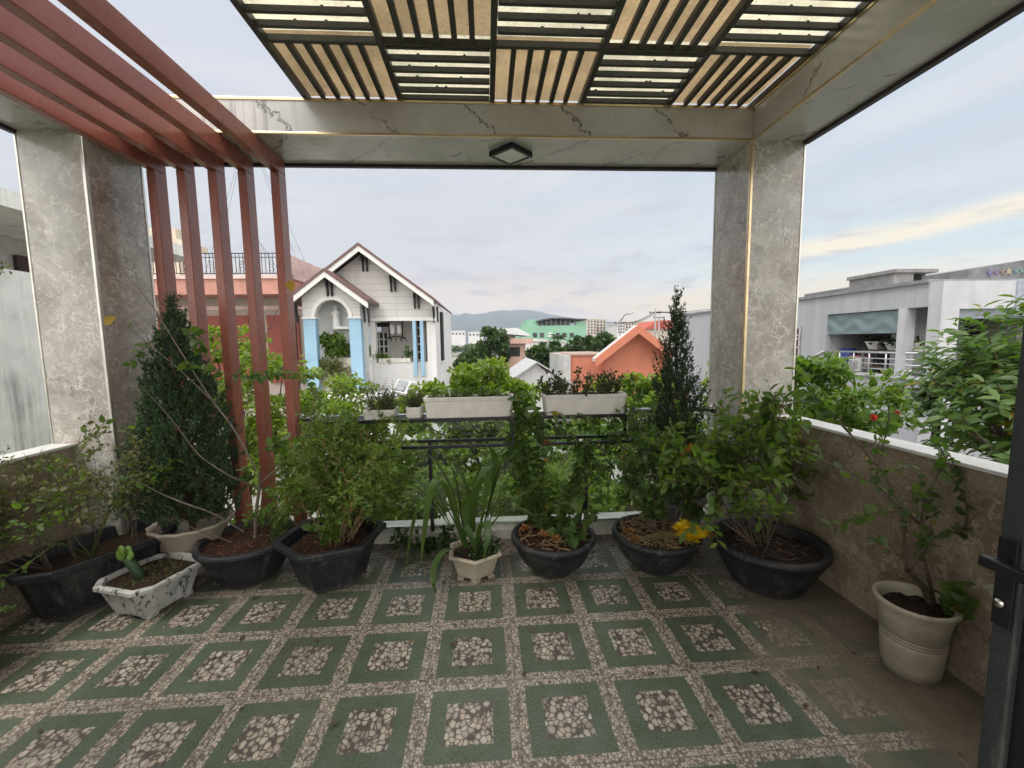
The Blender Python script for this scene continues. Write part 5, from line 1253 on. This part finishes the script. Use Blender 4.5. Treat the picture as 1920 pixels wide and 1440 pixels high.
for pts, w_ in (([(872, 1035, 2.66), (852, 965, 2.6), (832, 905, 2.55), (812, 900, 2.5), (798, 985, 2.45), (788, 1068, 2.42)], .034),
    ([(866, 1035, 2.66), (835, 965, 2.62), (806, 925, 2.55), (782, 950, 2.5), (768, 1020, 2.46), (756, 1088, 2.44)], .020),
    ([(872, 1040, 2.62), (842, 1026, 2.52), (820, 1046, 2.46), (810, 1085, 2.43), (818, 1118, 2.42)], .024),
    ([(892, 1030, 2.64), (900, 988, 2.56), (912, 974, 2.5), (916, 1010, 2.45), (906, 1052, 2.43)], .024),
    ([(878, 1034, 2.64), (862, 990, 2.56), (872, 985, 2.5), (886, 1012, 2.46), (892, 1042, 2.45)], .026),
    ([(884, 1010, 2.7), (890, 930, 2.66), (902, 884, 2.6), (918, 872, 2.54), (905, 888, 2.5), (886, 918, 2.47)], .036),
    ([(902, 1015, 2.7), (930, 970, 2.66), (968, 950, 2.6), (1008, 970, 2.55)], .026),
    ([(905, 1012, 2.7), (940, 960, 2.7), (975, 930, 2.7), (1000, 915, 2.7)], .020),
    ([(862, 1015, 2.7), (820, 955, 2.66), (775, 930, 2.6), (742, 920, 2.56)], .022),
    ([(866, 1012, 2.72), (835, 945, 2.7), (790, 905, 2.66), (752, 893, 2.64)], .020),
    ([(868, 1008, 2.74), (848, 920, 2.74), (820, 870, 2.74), (800, 850, 2.74)], .028),
    ([(870, 1005, 2.76), (855, 900, 2.78), (835, 850, 2.78), (812, 842, 2.78)], .022),
    ([(912, 1000, 2.74), (924, 910, 2.74), (930, 862, 2.72), (918, 838, 2.68), (888, 826, 2.62)], .026),
    ([(905, 1000, 2.76), (925, 920, 2.78), (940, 870, 2.8), (950, 846, 2.8)], .026),
    ([(900, 1000, 2.74), (912, 930, 2.76), (918, 880, 2.78), (920, 850, 2.78)], .030),
    ([(908, 1005, 2.72), (934, 940, 2.72), (950, 900, 2.72), (962, 880, 2.72)], .022),
    ([(878, 1005, 2.72), (872, 950, 2.72), (874, 930, 2.7), (880, 925, 2.68)], .032),
    ([(890, 1005, 2.74), (882, 940, 2.76), (866, 890, 2.78), (850, 872, 2.78)], .028),
    ([(872, 1015, 2.7), (850, 975, 2.68), (822, 925, 2.66), (812, 920, 2.64)], .024)):
    strap_path(pts, w_)
m_.build('strap_leaves', LM['strap'], gb_)
rs = np.random.default_rng(131); n_ = 500; m_ = MB(); leafcloud(m_, rs, gc+np.array([(.07, -.04, .20), (.1, .03, .2), (.03, -.08, .19), (.11, -.02, .17)]), np.full(4, .07), n_, .018, ROUND); m_.build('groundcover', LM['dark'], gb_)

# black bowl with the climbing vine
hc = np.array((.42, 2.68, 0)); hb_ = thing('potted_vine', 'black bowl with climbing vine and dried orange flowers, right of the lily', 'potted plant', tuple(hc))
bowl(hb_, hc, .28, .25, MAT['blackpot'], .45); soil(hb_, hc, .245, .215, MAT['mulch'], 8); sticks(hb_, hc, .24, .225, 90, 9, MAT['straw'], .11)
p = Plant(140)
def vine(pts, r=.004, leaf=.055, sp=.02, t0=.05, cl=1, jit=.0):
    q = np.array(pts, float); n = len(q); tt = np.linspace(0, n-1, n*6); q = np.stack([np.interp(tt, range(n), q[:, i]) for i in range(3)], -1)+p.rs.normal(0, .012, (n*6, 3))
    p.st.append((q, r, r*.4)); p.along(q, leaf, sp, t0, 1.1, cl, .35)
for k in range(13):
    j = p.rs.normal(0, .06, 3); vine([hc+(.02-.1*p.rs.random(), .05, .22), np.array((.30, 2.9, .55))+j, np.array((.28, 3.02, .85))+j*1.3, np.array((.27, 3.05, 1.08+.06*p.rs.random()))+j], .003, .066, .020)
for k in range(5):
    j = p.rs.normal(0, .06, 3); vine([np.array((.28, 3.02, .95))+j, np.array((.5, 2.98, .95))+j, np.array((.72, 2.95, .85))+j*2, np.array((.82, 2.9, .6))+j*2], .003, .06, .028, .1)
for k in range(10):
    j = p.rs.normal(0, .07, 3); vine([hc+(.1, .0, .22), np.array((.55, 2.75, .45))+j, np.array((.66, 2.8, .65))+j, np.array((.75, 2.85, .78))+j], .003, .062, .030, .1)
for k in range(6):
    j = p.rs.normal(0, .07, 3); vine([np.array((.88, 2.9, .5))+j, np.array((.9, 2.98, .85))+j, np.array((.98, 3.0, 1.05))+j*1.3, np.array((1.0, 3.02, 1.15))+j*1.5], .003, .055, .024, .2)
for k in range(4):
    j = p.rs.normal(0, .05, 3); vine([hc+(.05, -.12, .22), hc+np.array((.10, -.14, .34))+j, hc+np.array((.16, -.1, .30))+j], .003, .07, .03, .2)
p.stems(5).build('stems', MAT['greenstem'], hb_); p.foliage(BROAD).build('foliage', LM['mid'], hb_)
MB().tube([(.62, 2.80, .24), (.70, 2.86, .50), (.9, 2.9, .66)], .006, .004, 6).build('stake', MAT['blackm'], hb_)
def flower(par, c, r, n, mat, seed, name='flower'):
    rs = np.random.default_rng(seed); d = rs.normal(0, 1, (n, 3)); d[:, 2] = np.abs(d[:, 2])*.8-.15
    MB().leaves(np.tile(c, (n, 1))+d*r*.12, d, rs.normal(0, .4, (n, 3))+np.array((0, 0, 1.)), r*rs.uniform(.6, 1.1, n), diamond(.16, .3, -.1)).build(name, mat, par)
for i, (x, y, Y) in enumerate(((985, 992, 2.52), (1018, 1003, 2.50), (1040, 1012, 2.50), (1025, 832, 2.9))): flower(hb_, at(x, y, Y), .035, 70, LM['dried'], 200+i, 'dried_flower')

# black bowl with straw and the yellow flowers
ic = np.array((1.11, 2.65, 0)); ib = thing('potted_shrub', 'low green shrub in the black bowl heaped with straw, beside yellow flowers', 'potted plant', tuple(ic))
bowl(ib, ic, .285, .25, MAT['blackpot'], .45); soil(ib, ic, .25, .22, MAT['mulch'], 10); sticks(ib, ic, .25, .235, 170, 11, MAT['straw'], .16)
p = Plant(150); sp_d = dict(levels=2, kids=[6, 4], trop=[.06, .02, .0], wig=.1, ratio=.45, ang=.7, leaflev=1, leaf=.040, space=.013, t0=.25, lt0=.2, cluster=2)
for k in range(9):
    a = p.rs.uniform(0, 6.28); p.grow(ic+np.array((.06+.06*math.cos(a), .06+.05*math.sin(a), .22)), (math.cos(a)*.5+.2, math.sin(a)*.4+.1, 1.), p.rs.uniform(.35, .72), .005, 0, sp_d)
p.stems(5).build('stems', MAT['greystem'], ib); p.foliage(OBOV).build('foliage', LM['mid'], ib)
fl = thing('yellow_chrysanthemums', 'bunch of yellow chrysanthemums lying on the rim of the straw filled bowl', 'flowers', tuple(at(1295, 1000, 2.47)))
rs = np.random.default_rng(160)
for i, (x, y) in enumerate(((1275, 992), (1283, 985), (1292, 1000), (1302, 994), (1288, 1008), (1310, 1006), (1300, 1012), (1278, 1003), (1315, 1000))): flower(fl, at(x, y, 2.45+rs.normal(0, .02)), .042, 110, LM['petal'], 210+i)
for i, (x, y) in enumerate(((1328, 1000), (1334, 1006), (1265, 998))): flower(fl, at(x, y, 2.46), .028, 60, LM['dried'], 230+i)
for i, (x, y) in enumerate(((1180, 998), (1190, 1012))): flower(ib, at(x, y, 2.42), .034, 70, LM['dried'], 240+i, 'dried_flower')
mst = MB()
for k in range(16):
    a_ = at(1285+rs.normal(0, 12), 1003+rs.normal(0, 4), 2.47); mst.tube([a_, a_+np.array((-.12, .0, .0)), a_+np.array((-.26+rs.normal(0, .03), -.04+rs.normal(0, .05), rs.normal(.0, .015)))], .0022, n=4)
mst.build('stalks', simple('dry olive stalks', (.13, .12, .045), .8), fl)

# big black bowl at the right with glossy shrub
jc = np.array((1.725, 2.41, 0)); jb = thing('potted_shrub', 'glossy leaved spreading shrub in the large black bowl at the right wall', 'potted plant', tuple(jc))
bowl(jb, jc, .325, .28, MAT['blackpot'], .58); soil(jb, jc, .285, .225, MAT['soil'], 12); sticks(jb, jc, .22, .235, 50, 13, simple('dark twigs', (.09, .055, .04), .8), .12, 'twigs')
p = Plant(170); sp_e = dict(levels=2, kids=[7, 4], trop=[.05, .05, .04], wig=.10, ratio=.40, ang=.8, leaflev=1, leaf=.064, space=.024, t0=.6, lt0=.3, cluster=1)
for k in range(13):
    a = p.rs.uniform(0, 6.28); p.grow(jc+np.array((-.04+.04*math.cos(a), .04*math.sin(a), .225)), (math.cos(a)*.75-.22, math.sin(a)*.5+.1, .95), p.rs.uniform(.5, .8), .0055, 0, sp_e)
for d_, L in (((-.9, .35, .75), .8), ((-.6, .5, .9), .8), ((-.15, .5, 1.1), .85)): p.grow(jc+np.array((-.08, .02, .225)), d_, L, .006, 0, sp_e)
p.stems(5).build('stems', MAT['bark'], jb); p.foliage(blade(.24, .18, .3, (.85, 1.))).build('foliage', LM['bright'], jb)
q = [at(1283, 835, 2.5), at(1293, 830, 2.5)]
for i in range(2): MB().leaves([q[i]], [((-.1, .25)[i], 0, -1)], [(.2, -1, .2)], [.085], BROAD).build('dying_leaf', LM['orange'], jb)

# rose in the ridged cream pot
kc = np.array((1.912, 1.685, 0)); kb = thing('potted_rose', 'sparse rose with long arching branches in the ridged cream pot', 'potted plant', tuple(kc))
prof = [(.098, 0), (.104, .006), (.108, .05), (.113, .12)]
for z in (.172, .186, .200): prof += [(.1165+z*.02-.0035, z-.004), (.1165+z*.02-.0075, z), (.1165+z*.02-.0035, z+.004)]
prof += [(.123, .25), (.130, .305), (.142, .335), (.150, .346), (.150, .358), (.143, .364), (.130, .358), (.121, .33), (.115, .29), (0, .285)]
def ridged():
    m, t = new_mat('ridged cream pot'); p_ = t.pos(); o_ = t.vm('SUBTRACT', p_, tuple(kc)); x, y, z = t.xyz(o_); z = t.m('DIVIDE', z, .94)
    a = t.m('MULTIPLY', t.m('ARCTAN2', y, x), 1.)
    tri = t.m('ABSOLUTE', t.m('SUBTRACT', t.m('FRACT', t.m('MULTIPLY', a, .9549)), .5))
    s_ = t.m('SINE', t.m('ADD', t.m('MULTIPLY', z, 330.), t.m('MULTIPLY', tri, 90.)))
    mask = t.m('MULTIPLY', t.mr(z, .29, .26), t.m('SUBTRACT', 1., t.m('MULTIPLY', t.mr(z, .155, .165), t.mr(z, .217, .207))))
    h_ = t.m('MULTIPLY', t.mr(s_, -.4, .6), mask)
    f_ = t.noise(p_, 9., 6.); col = t.mix(t.mr(f_, .35, .75), (.40, .36, .28), (.29, .25, .18)); col = t.mix(t.m('MULTIPLY', t.m('SUBTRACT', mask, h_), .35), col, (.16, .13, .09))
    col = t.mix(t.mr(z, .06, .0, 0., .5), col, (.12, .10, .07)); rg_ = t.m('MULTIPLY', t.m('MULTIPLY', t.mr(z, .160, .166), t.mr(z, .212, .206)), t.mr(t.m('SINE', t.m('MULTIPLY', t.m('SUBTRACT', z, .1685), 449.)), .3, .9)); col = t.mix(t.m('MULTIPLY', rg_, .75), col, (.07, .055, .04)); col = t.mix(t.mr(t.noise(p_, 30., 5., .7), .55, .8, 0., .5), col, (.15, .12, .085))
    out(t, pbr(t, col, .6, 0., t.bump(h_, .6, .004), .4)); return m
MB().lathe(kc, [(r_, z_*.94) for r_, z_ in prof], 56).build('pot', ridged(), kb); soil(kb, kc, .118, .298, MAT['soil'], 14)
p = Plant(180); SPK = .55
KY = 1.69
br([(1745, 1132, KY), (1735, 1105, KY), (1712, 1080, KY-.02), (1700, 1068, KY-.02)], .012, .009)
br([(1752, 1130, KY+.02), (1740, 1080, KY), (1728, 1030, KY), (1726, 985, KY), (1735, 940, KY), (1762, 880, KY), (1780, 850, KY)], .006, .002, .05, .09, .3)
br([(1705, 1072, KY), (1720, 1045, KY), (1750, 1005, KY-.02), (1800, 995, KY-.05), (1862, 982, KY-.08)], .006, .002, .05, .05, .3)
br([(1700, 1068, KY), (1695, 1010, KY), (1690, 960, KY+.05), (1660, 890, KY+.15), (1600, 820, KY+.25), (1575, 795, KY+.3)], .006, .0025, .05, .1, .3)
br([(1726, 985, KY), (1690, 950, KY), (1640, 905, KY+.1), (1570, 878, KY+.2), (1520, 850, KY+.3), (1480, 835, KY+.35)], .0045, .0015, .05, .05, .2)
br([(1810, 995, KY-.05), (1815, 950, KY-.05), (1790, 900, KY-.03), (1755, 865, KY)], .0035, .0015, .05, .035, .2, cl=1)
br([(1575, 795, 1.99), (1540, 760, 2.05), (1505, 705, 2.15), (1492, 690, 2.2)], .0025, .001, .06, .034, .05, cl=1)
br([(1600, 820, 1.94), (1560, 770, 2.0), (1500, 752, 2.2), (1440, 768, 2.35), (1400, 800, 2.4)], .003, .0012, .055, .05, .1, cl=1)
br([(1640, 905, 1.8), (1655, 840, 1.8), (1668, 780, 1.8), (1662, 735, 1.8)], .003, .0012, .05, .035, .3)
br([(1812, 1120, KY-.05), (1818, 1080, KY-.03), (1822, 1030, KY), (1818, 990, KY)], .003, .0015, .055, .035, .0)
br([(1775, 1150, KY-.05), (1782, 1120, KY-.08), (1790, 1095, KY-.1)], .002, .001, .065, .02, .0)
br([(1800, 1160, KY-.1), (1805, 1130, KY-.12), (1812, 1115, KY-.12)], .002, .001, .065, .02, .0)
br([(1690, 960, KY), (1640, 960, KY), (1590, 975, KY+.05), (1545, 990, KY+.1)], .0022, .001, .05, .03, .2)
br([(1780, 850, KY), (1800, 900, KY), (1850, 915, KY)], .002, .001, .05, .06, .1)
rs = np.random.default_rng(181)
for (x_, y_, Y_) in ((1690, 960, 1.7), (1700, 1000, 1.7), (1728, 990, 1.68), (1735, 940, 1.7), (1660, 890, 1.8), (1640, 905, 1.8), (1750, 1005, 1.66), (1800, 995, 1.64), (1705, 1050, 1.68), (1762, 880, 1.7), (1620, 850, 1.9)):
    for q_ in range(2):
        ex, ey = x_+rs.normal(0, 45), y_-rs.uniform(10, 80); br([(x_, y_, Y_), ((x_+ex)/2+rs.normal(0, 8), (y_+ey)/2, Y_+rs.normal(0, .03)), (ex, ey, Y_+rs.normal(0, .06))], .0022, .0009, .045, .07, .4)
br([(1425, 860, 2.3), (1440, 800, 2.35), (1445, 745, 2.4)], .003, .001, .06, .012, .2, cl=2)
p.st = [(q_, a_*1.35, b_*1.3) for q_, a_, b_ in p.st]; p.S = [v_*.86 for v_ in p.S]
p.stems(6).build('branches', MAT['bark'], kb); p.foliage(ROUND).build('foliage', LM['mid'], kb)

# red pot at the very left
rc = np.array((-2.47, 1.93, 0)); rb = thing('potted_fern', 'fine leaved green plant in a terracotta red pot cut by the left edge', 'potted plant', tuple(rc))
MB().lathe(rc, [(.09, 0), (.095, .01), (.125, .20), (.14, .205), (.142, .245), (.135, .25), (.12, .24), (0, .22)], 32).build('pot', simple('terracotta red', (.27, .065, .04), .6, 0., .2, 12.), rb)
p = Plant(190)
for k in range(26):
    a = p.rs.uniform(0, 6.28); p.grow(rc+np.array((.05*math.cos(a), .05*math.sin(a), .22)), (math.cos(a)*.9+.35, math.sin(a)*.9+.1, .8), p.rs.uniform(.10, .20), .002, 1, dict(levels=2, kids=[0, 4], trop=[-.1, -.12], leaflev=1, leaf=.022, space=.010, t0=.3, ratio=.5, cluster=2, wig=.12))
p.stems(4).build('stems', MAT['greenstem'], rb); p.foliage(OVAL).build('foliage', LM['mid'], rb)

# racks on the railing and their planters
def rack(label, x0, x1, legx):
    o = thing('plant_rack', label, 'rack', ((x0+x1)/2, 3.1, .07), 'black metal plant racks'); w_ = .012
    ya, yb_ = 2.985, 3.195
    m_ = MB()
    for z in (.985, .79):
        m_.box(x0, x1, ya, ya+.022, z-.022, z).box(x0, x1, yb_-.022, yb_, z-.022, z)
        for x in (x0, x1-.022): m_.box(x, x+.022, ya+.0221, yb_-.0221, z-.022, z)
    for x in (x0, x1-.022):
        for y in (ya, yb_-.022): m_.box(x, x+.022, y, y+.022, .7901, .9629)
    m_.build('frame', MAT['blackm'], o)
    s_ = MB()
    for k in range(5): s_.box(x0+.0221, x1-.0221, ya+.03+k*.036, ya+.05+k*.036, .965, .983)
    s_.build('shelf', MAT['blackm'], o)
    for x in legx: MB().box(x-.013, x+.013, 3.166, 3.1945, .07, .7679).build('leg', MAT['blackm'], o)
rack('long black metal plant rack under the long white planter, left half of the railing', -1.22, .19, (-.445,))
rack('short black metal plant rack under the right white planter', .385, 1.08, (.76,))
def planter(label, x0, x1, y0, y1, z0, h_, seed, mat, size, n, tall, tpl=OVAL, name='planter_box'):
    o = thing(name, label, 'planter', ((x0+x1)/2, (y0+y1)/2, z0), 'white planters on the railing racks'); c = ((x0+x1)/2, (y0+y1)/2, z0); hx, hy = (x1-x0)/2, (y1-y0)/2
    loft(MB(), c, cham(hx, hy, .012), [(.95, 0), (.955, .004), (.985, h_-.028), (1.01, h_-.026), (1.02, h_-.004), (1.015, h_), ((1-.014/hx, 1-.014/hy), h_), ((.97-.014/hx, .97-.014/hy), h_-.03), ((.96-.014/hx, .96-.014/hy), h_-.04)]).build('pot', MAT['whitepl'], o, .003)
    m_ = MB(); m_.box(x0+.025, x1-.025, y0+.025, y1-.025, z0+h_-.05, z0+h_-.024); m_.build('soil', MAT['soil'], o)
    p = Plant(seed)
    for k in range(n):
        p.grow((p.rs.uniform(x0+.03, x1-.03), p.rs.uniform(y0+.03, y1-.03), z0+h_-.03), (p.rs.normal(0, .35), p.rs.normal(-.1, .3), 1), tall*p.rs.uniform(.5, 1.2), .0022, 1, dict(levels=2, kids=[0, 3], trop=[.02, .05], leaflev=1, leaf=size, space=size*.45, t0=.2, ratio=.5, wig=.14, cluster=1, seg=.03))
    p.stems(4).build('stems', MAT['greenstem'], o); p.foliage(tpl).build('foliage', mat, o)
planter('long white planter box of low green weeds on the left rack', -.452, .188, 3.0, 3.17, .986, .148, 301, LM['mid'], .030, 46, .08)
planter('white planter box of sparse reddish green herbs on the right rack', .41, 1.02, 3.0, 3.17, .986, .148, 302, LM['herb'], .036, 40, .17)
planter('low white pot of wiry upright succulents, left on the rack', -.88, -.66, 3.0, 3.17, .986, .068, 303, LM['herb'], .020, 70, .17, NEEDLE, 'planter_pot')
planter('small white pot mostly hidden by trailing succulents next to the long planter', -.585, -.475, 3.02, 3.16, .986, .078, 304, LM['herb'], .020, 50, .13, NEEDLE, 'planter_pot')
0 and planter('white pot under broad leaves at the left end of the rack', -1.16, -.96, 3.0, 3.17, .986, .07, 305, LM['bright'], .040, 26, .16, OVAL, 'planter_pot')

# fallen leaves on the floor
rs = np.random.default_rng(400); n_ = 340
P = np.stack([np.concatenate([rs.uniform(-.8, 1.6, 250), rs.uniform(-2.2, 2., 90)]), np.concatenate([rs.normal(2.98, .10, 250), rs.uniform(1.0, 2.6, 90)]), rs.uniform(.004, .014, n_)], -1)
P[:, 1] = np.minimum(P[:, 1], 3.12)
m_ = MB().leaves(P, rs.normal(0, 1, (n_, 3))*np.array((1, 1, .15)), rs.normal(0, .25, (n_, 3))+np.array((0, 0, 1)), rs.uniform(.012, .045, n_), OVAL)
tag(m_.build('fallen_leaves', LM['litter']), 'dry brown fallen leaves scattered along the foot of the railing', 'leaves', kind='stuff')
p = Plant(410)
for k in range(26):
    x = p.rs.uniform(-.75, -.2); p.grow((x, p.rs.uniform(3.0, 3.1), .01), (p.rs.normal(0, .6), p.rs.normal(-.3, .4), .5), .16, .002, 1, dict(levels=2, kids=[0, 2], trop=[-.05], leaflev=1, leaf=.032, space=.02, ratio=.5))
wd_ = thing('creeping_weeds', 'dark creeping weeds at the foot of the curb behind the lily', 'weeds', (-.5, 3.05, 0)); p.stems(4).build('stems', MAT['greenstem'], wd_); p.foliage(ROUND).build('foliage', LM['dark'], wd_)

# white lower terrace of the gabled house
tz = at(650, 745, 16.6)[2]
MB().box(at(588, 745, 16.6)[0], at(742, 745, 16.6)[0], 16.6, Y2-.06, GZ, tz).build('lower_terrace', white, wh)
a_, b_ = at(742, 742, 16.2), at(792, 728, 16.9)
sk = thing('roof_light', 'tilted white framed roof light with grey panes below the white house', 'roof light', (a_[0], 16.5, GZ))
cz_ = at(765, 728, 16.5)
m_ = MB(); m_.cbox(cz_, (1.0, .9, .08), rx=.45, ry=.22); m_.build('frame', white, sk)
for k in (-.24, .24): MB().cbox(cz_+np.array((k, -.02+.0, .055-k*.22)), (.40, .72, .05), rx=.45, ry=.22).build('pane', simple('grey roof light pane', (.2, .21, .22), .2), sk)
MB().box(cz_[0]-.45, cz_[0]+.45, 16.2, 16.9, GZ, cz_[2]-.35).build('base_wall', white, sk)

# ------------------------------------------------------------------ haze
hz = MB().box(-5200, 5200, -400, 7200, GZ-2, 218)
m, t = new_mat('pale air')
vp_ = t.n('ShaderNodeVolumePrincipled', {'Color': (.80, .89, 1., 1), 'Density': .00024, 'Anisotropy': .2})
t.n('ShaderNodeOutputMaterial', {'Volume': vp_.outputs[0]})
tag(hz.build('haze', m), 'pale blue air fading the far mountains', 'haze', kind='stuff')
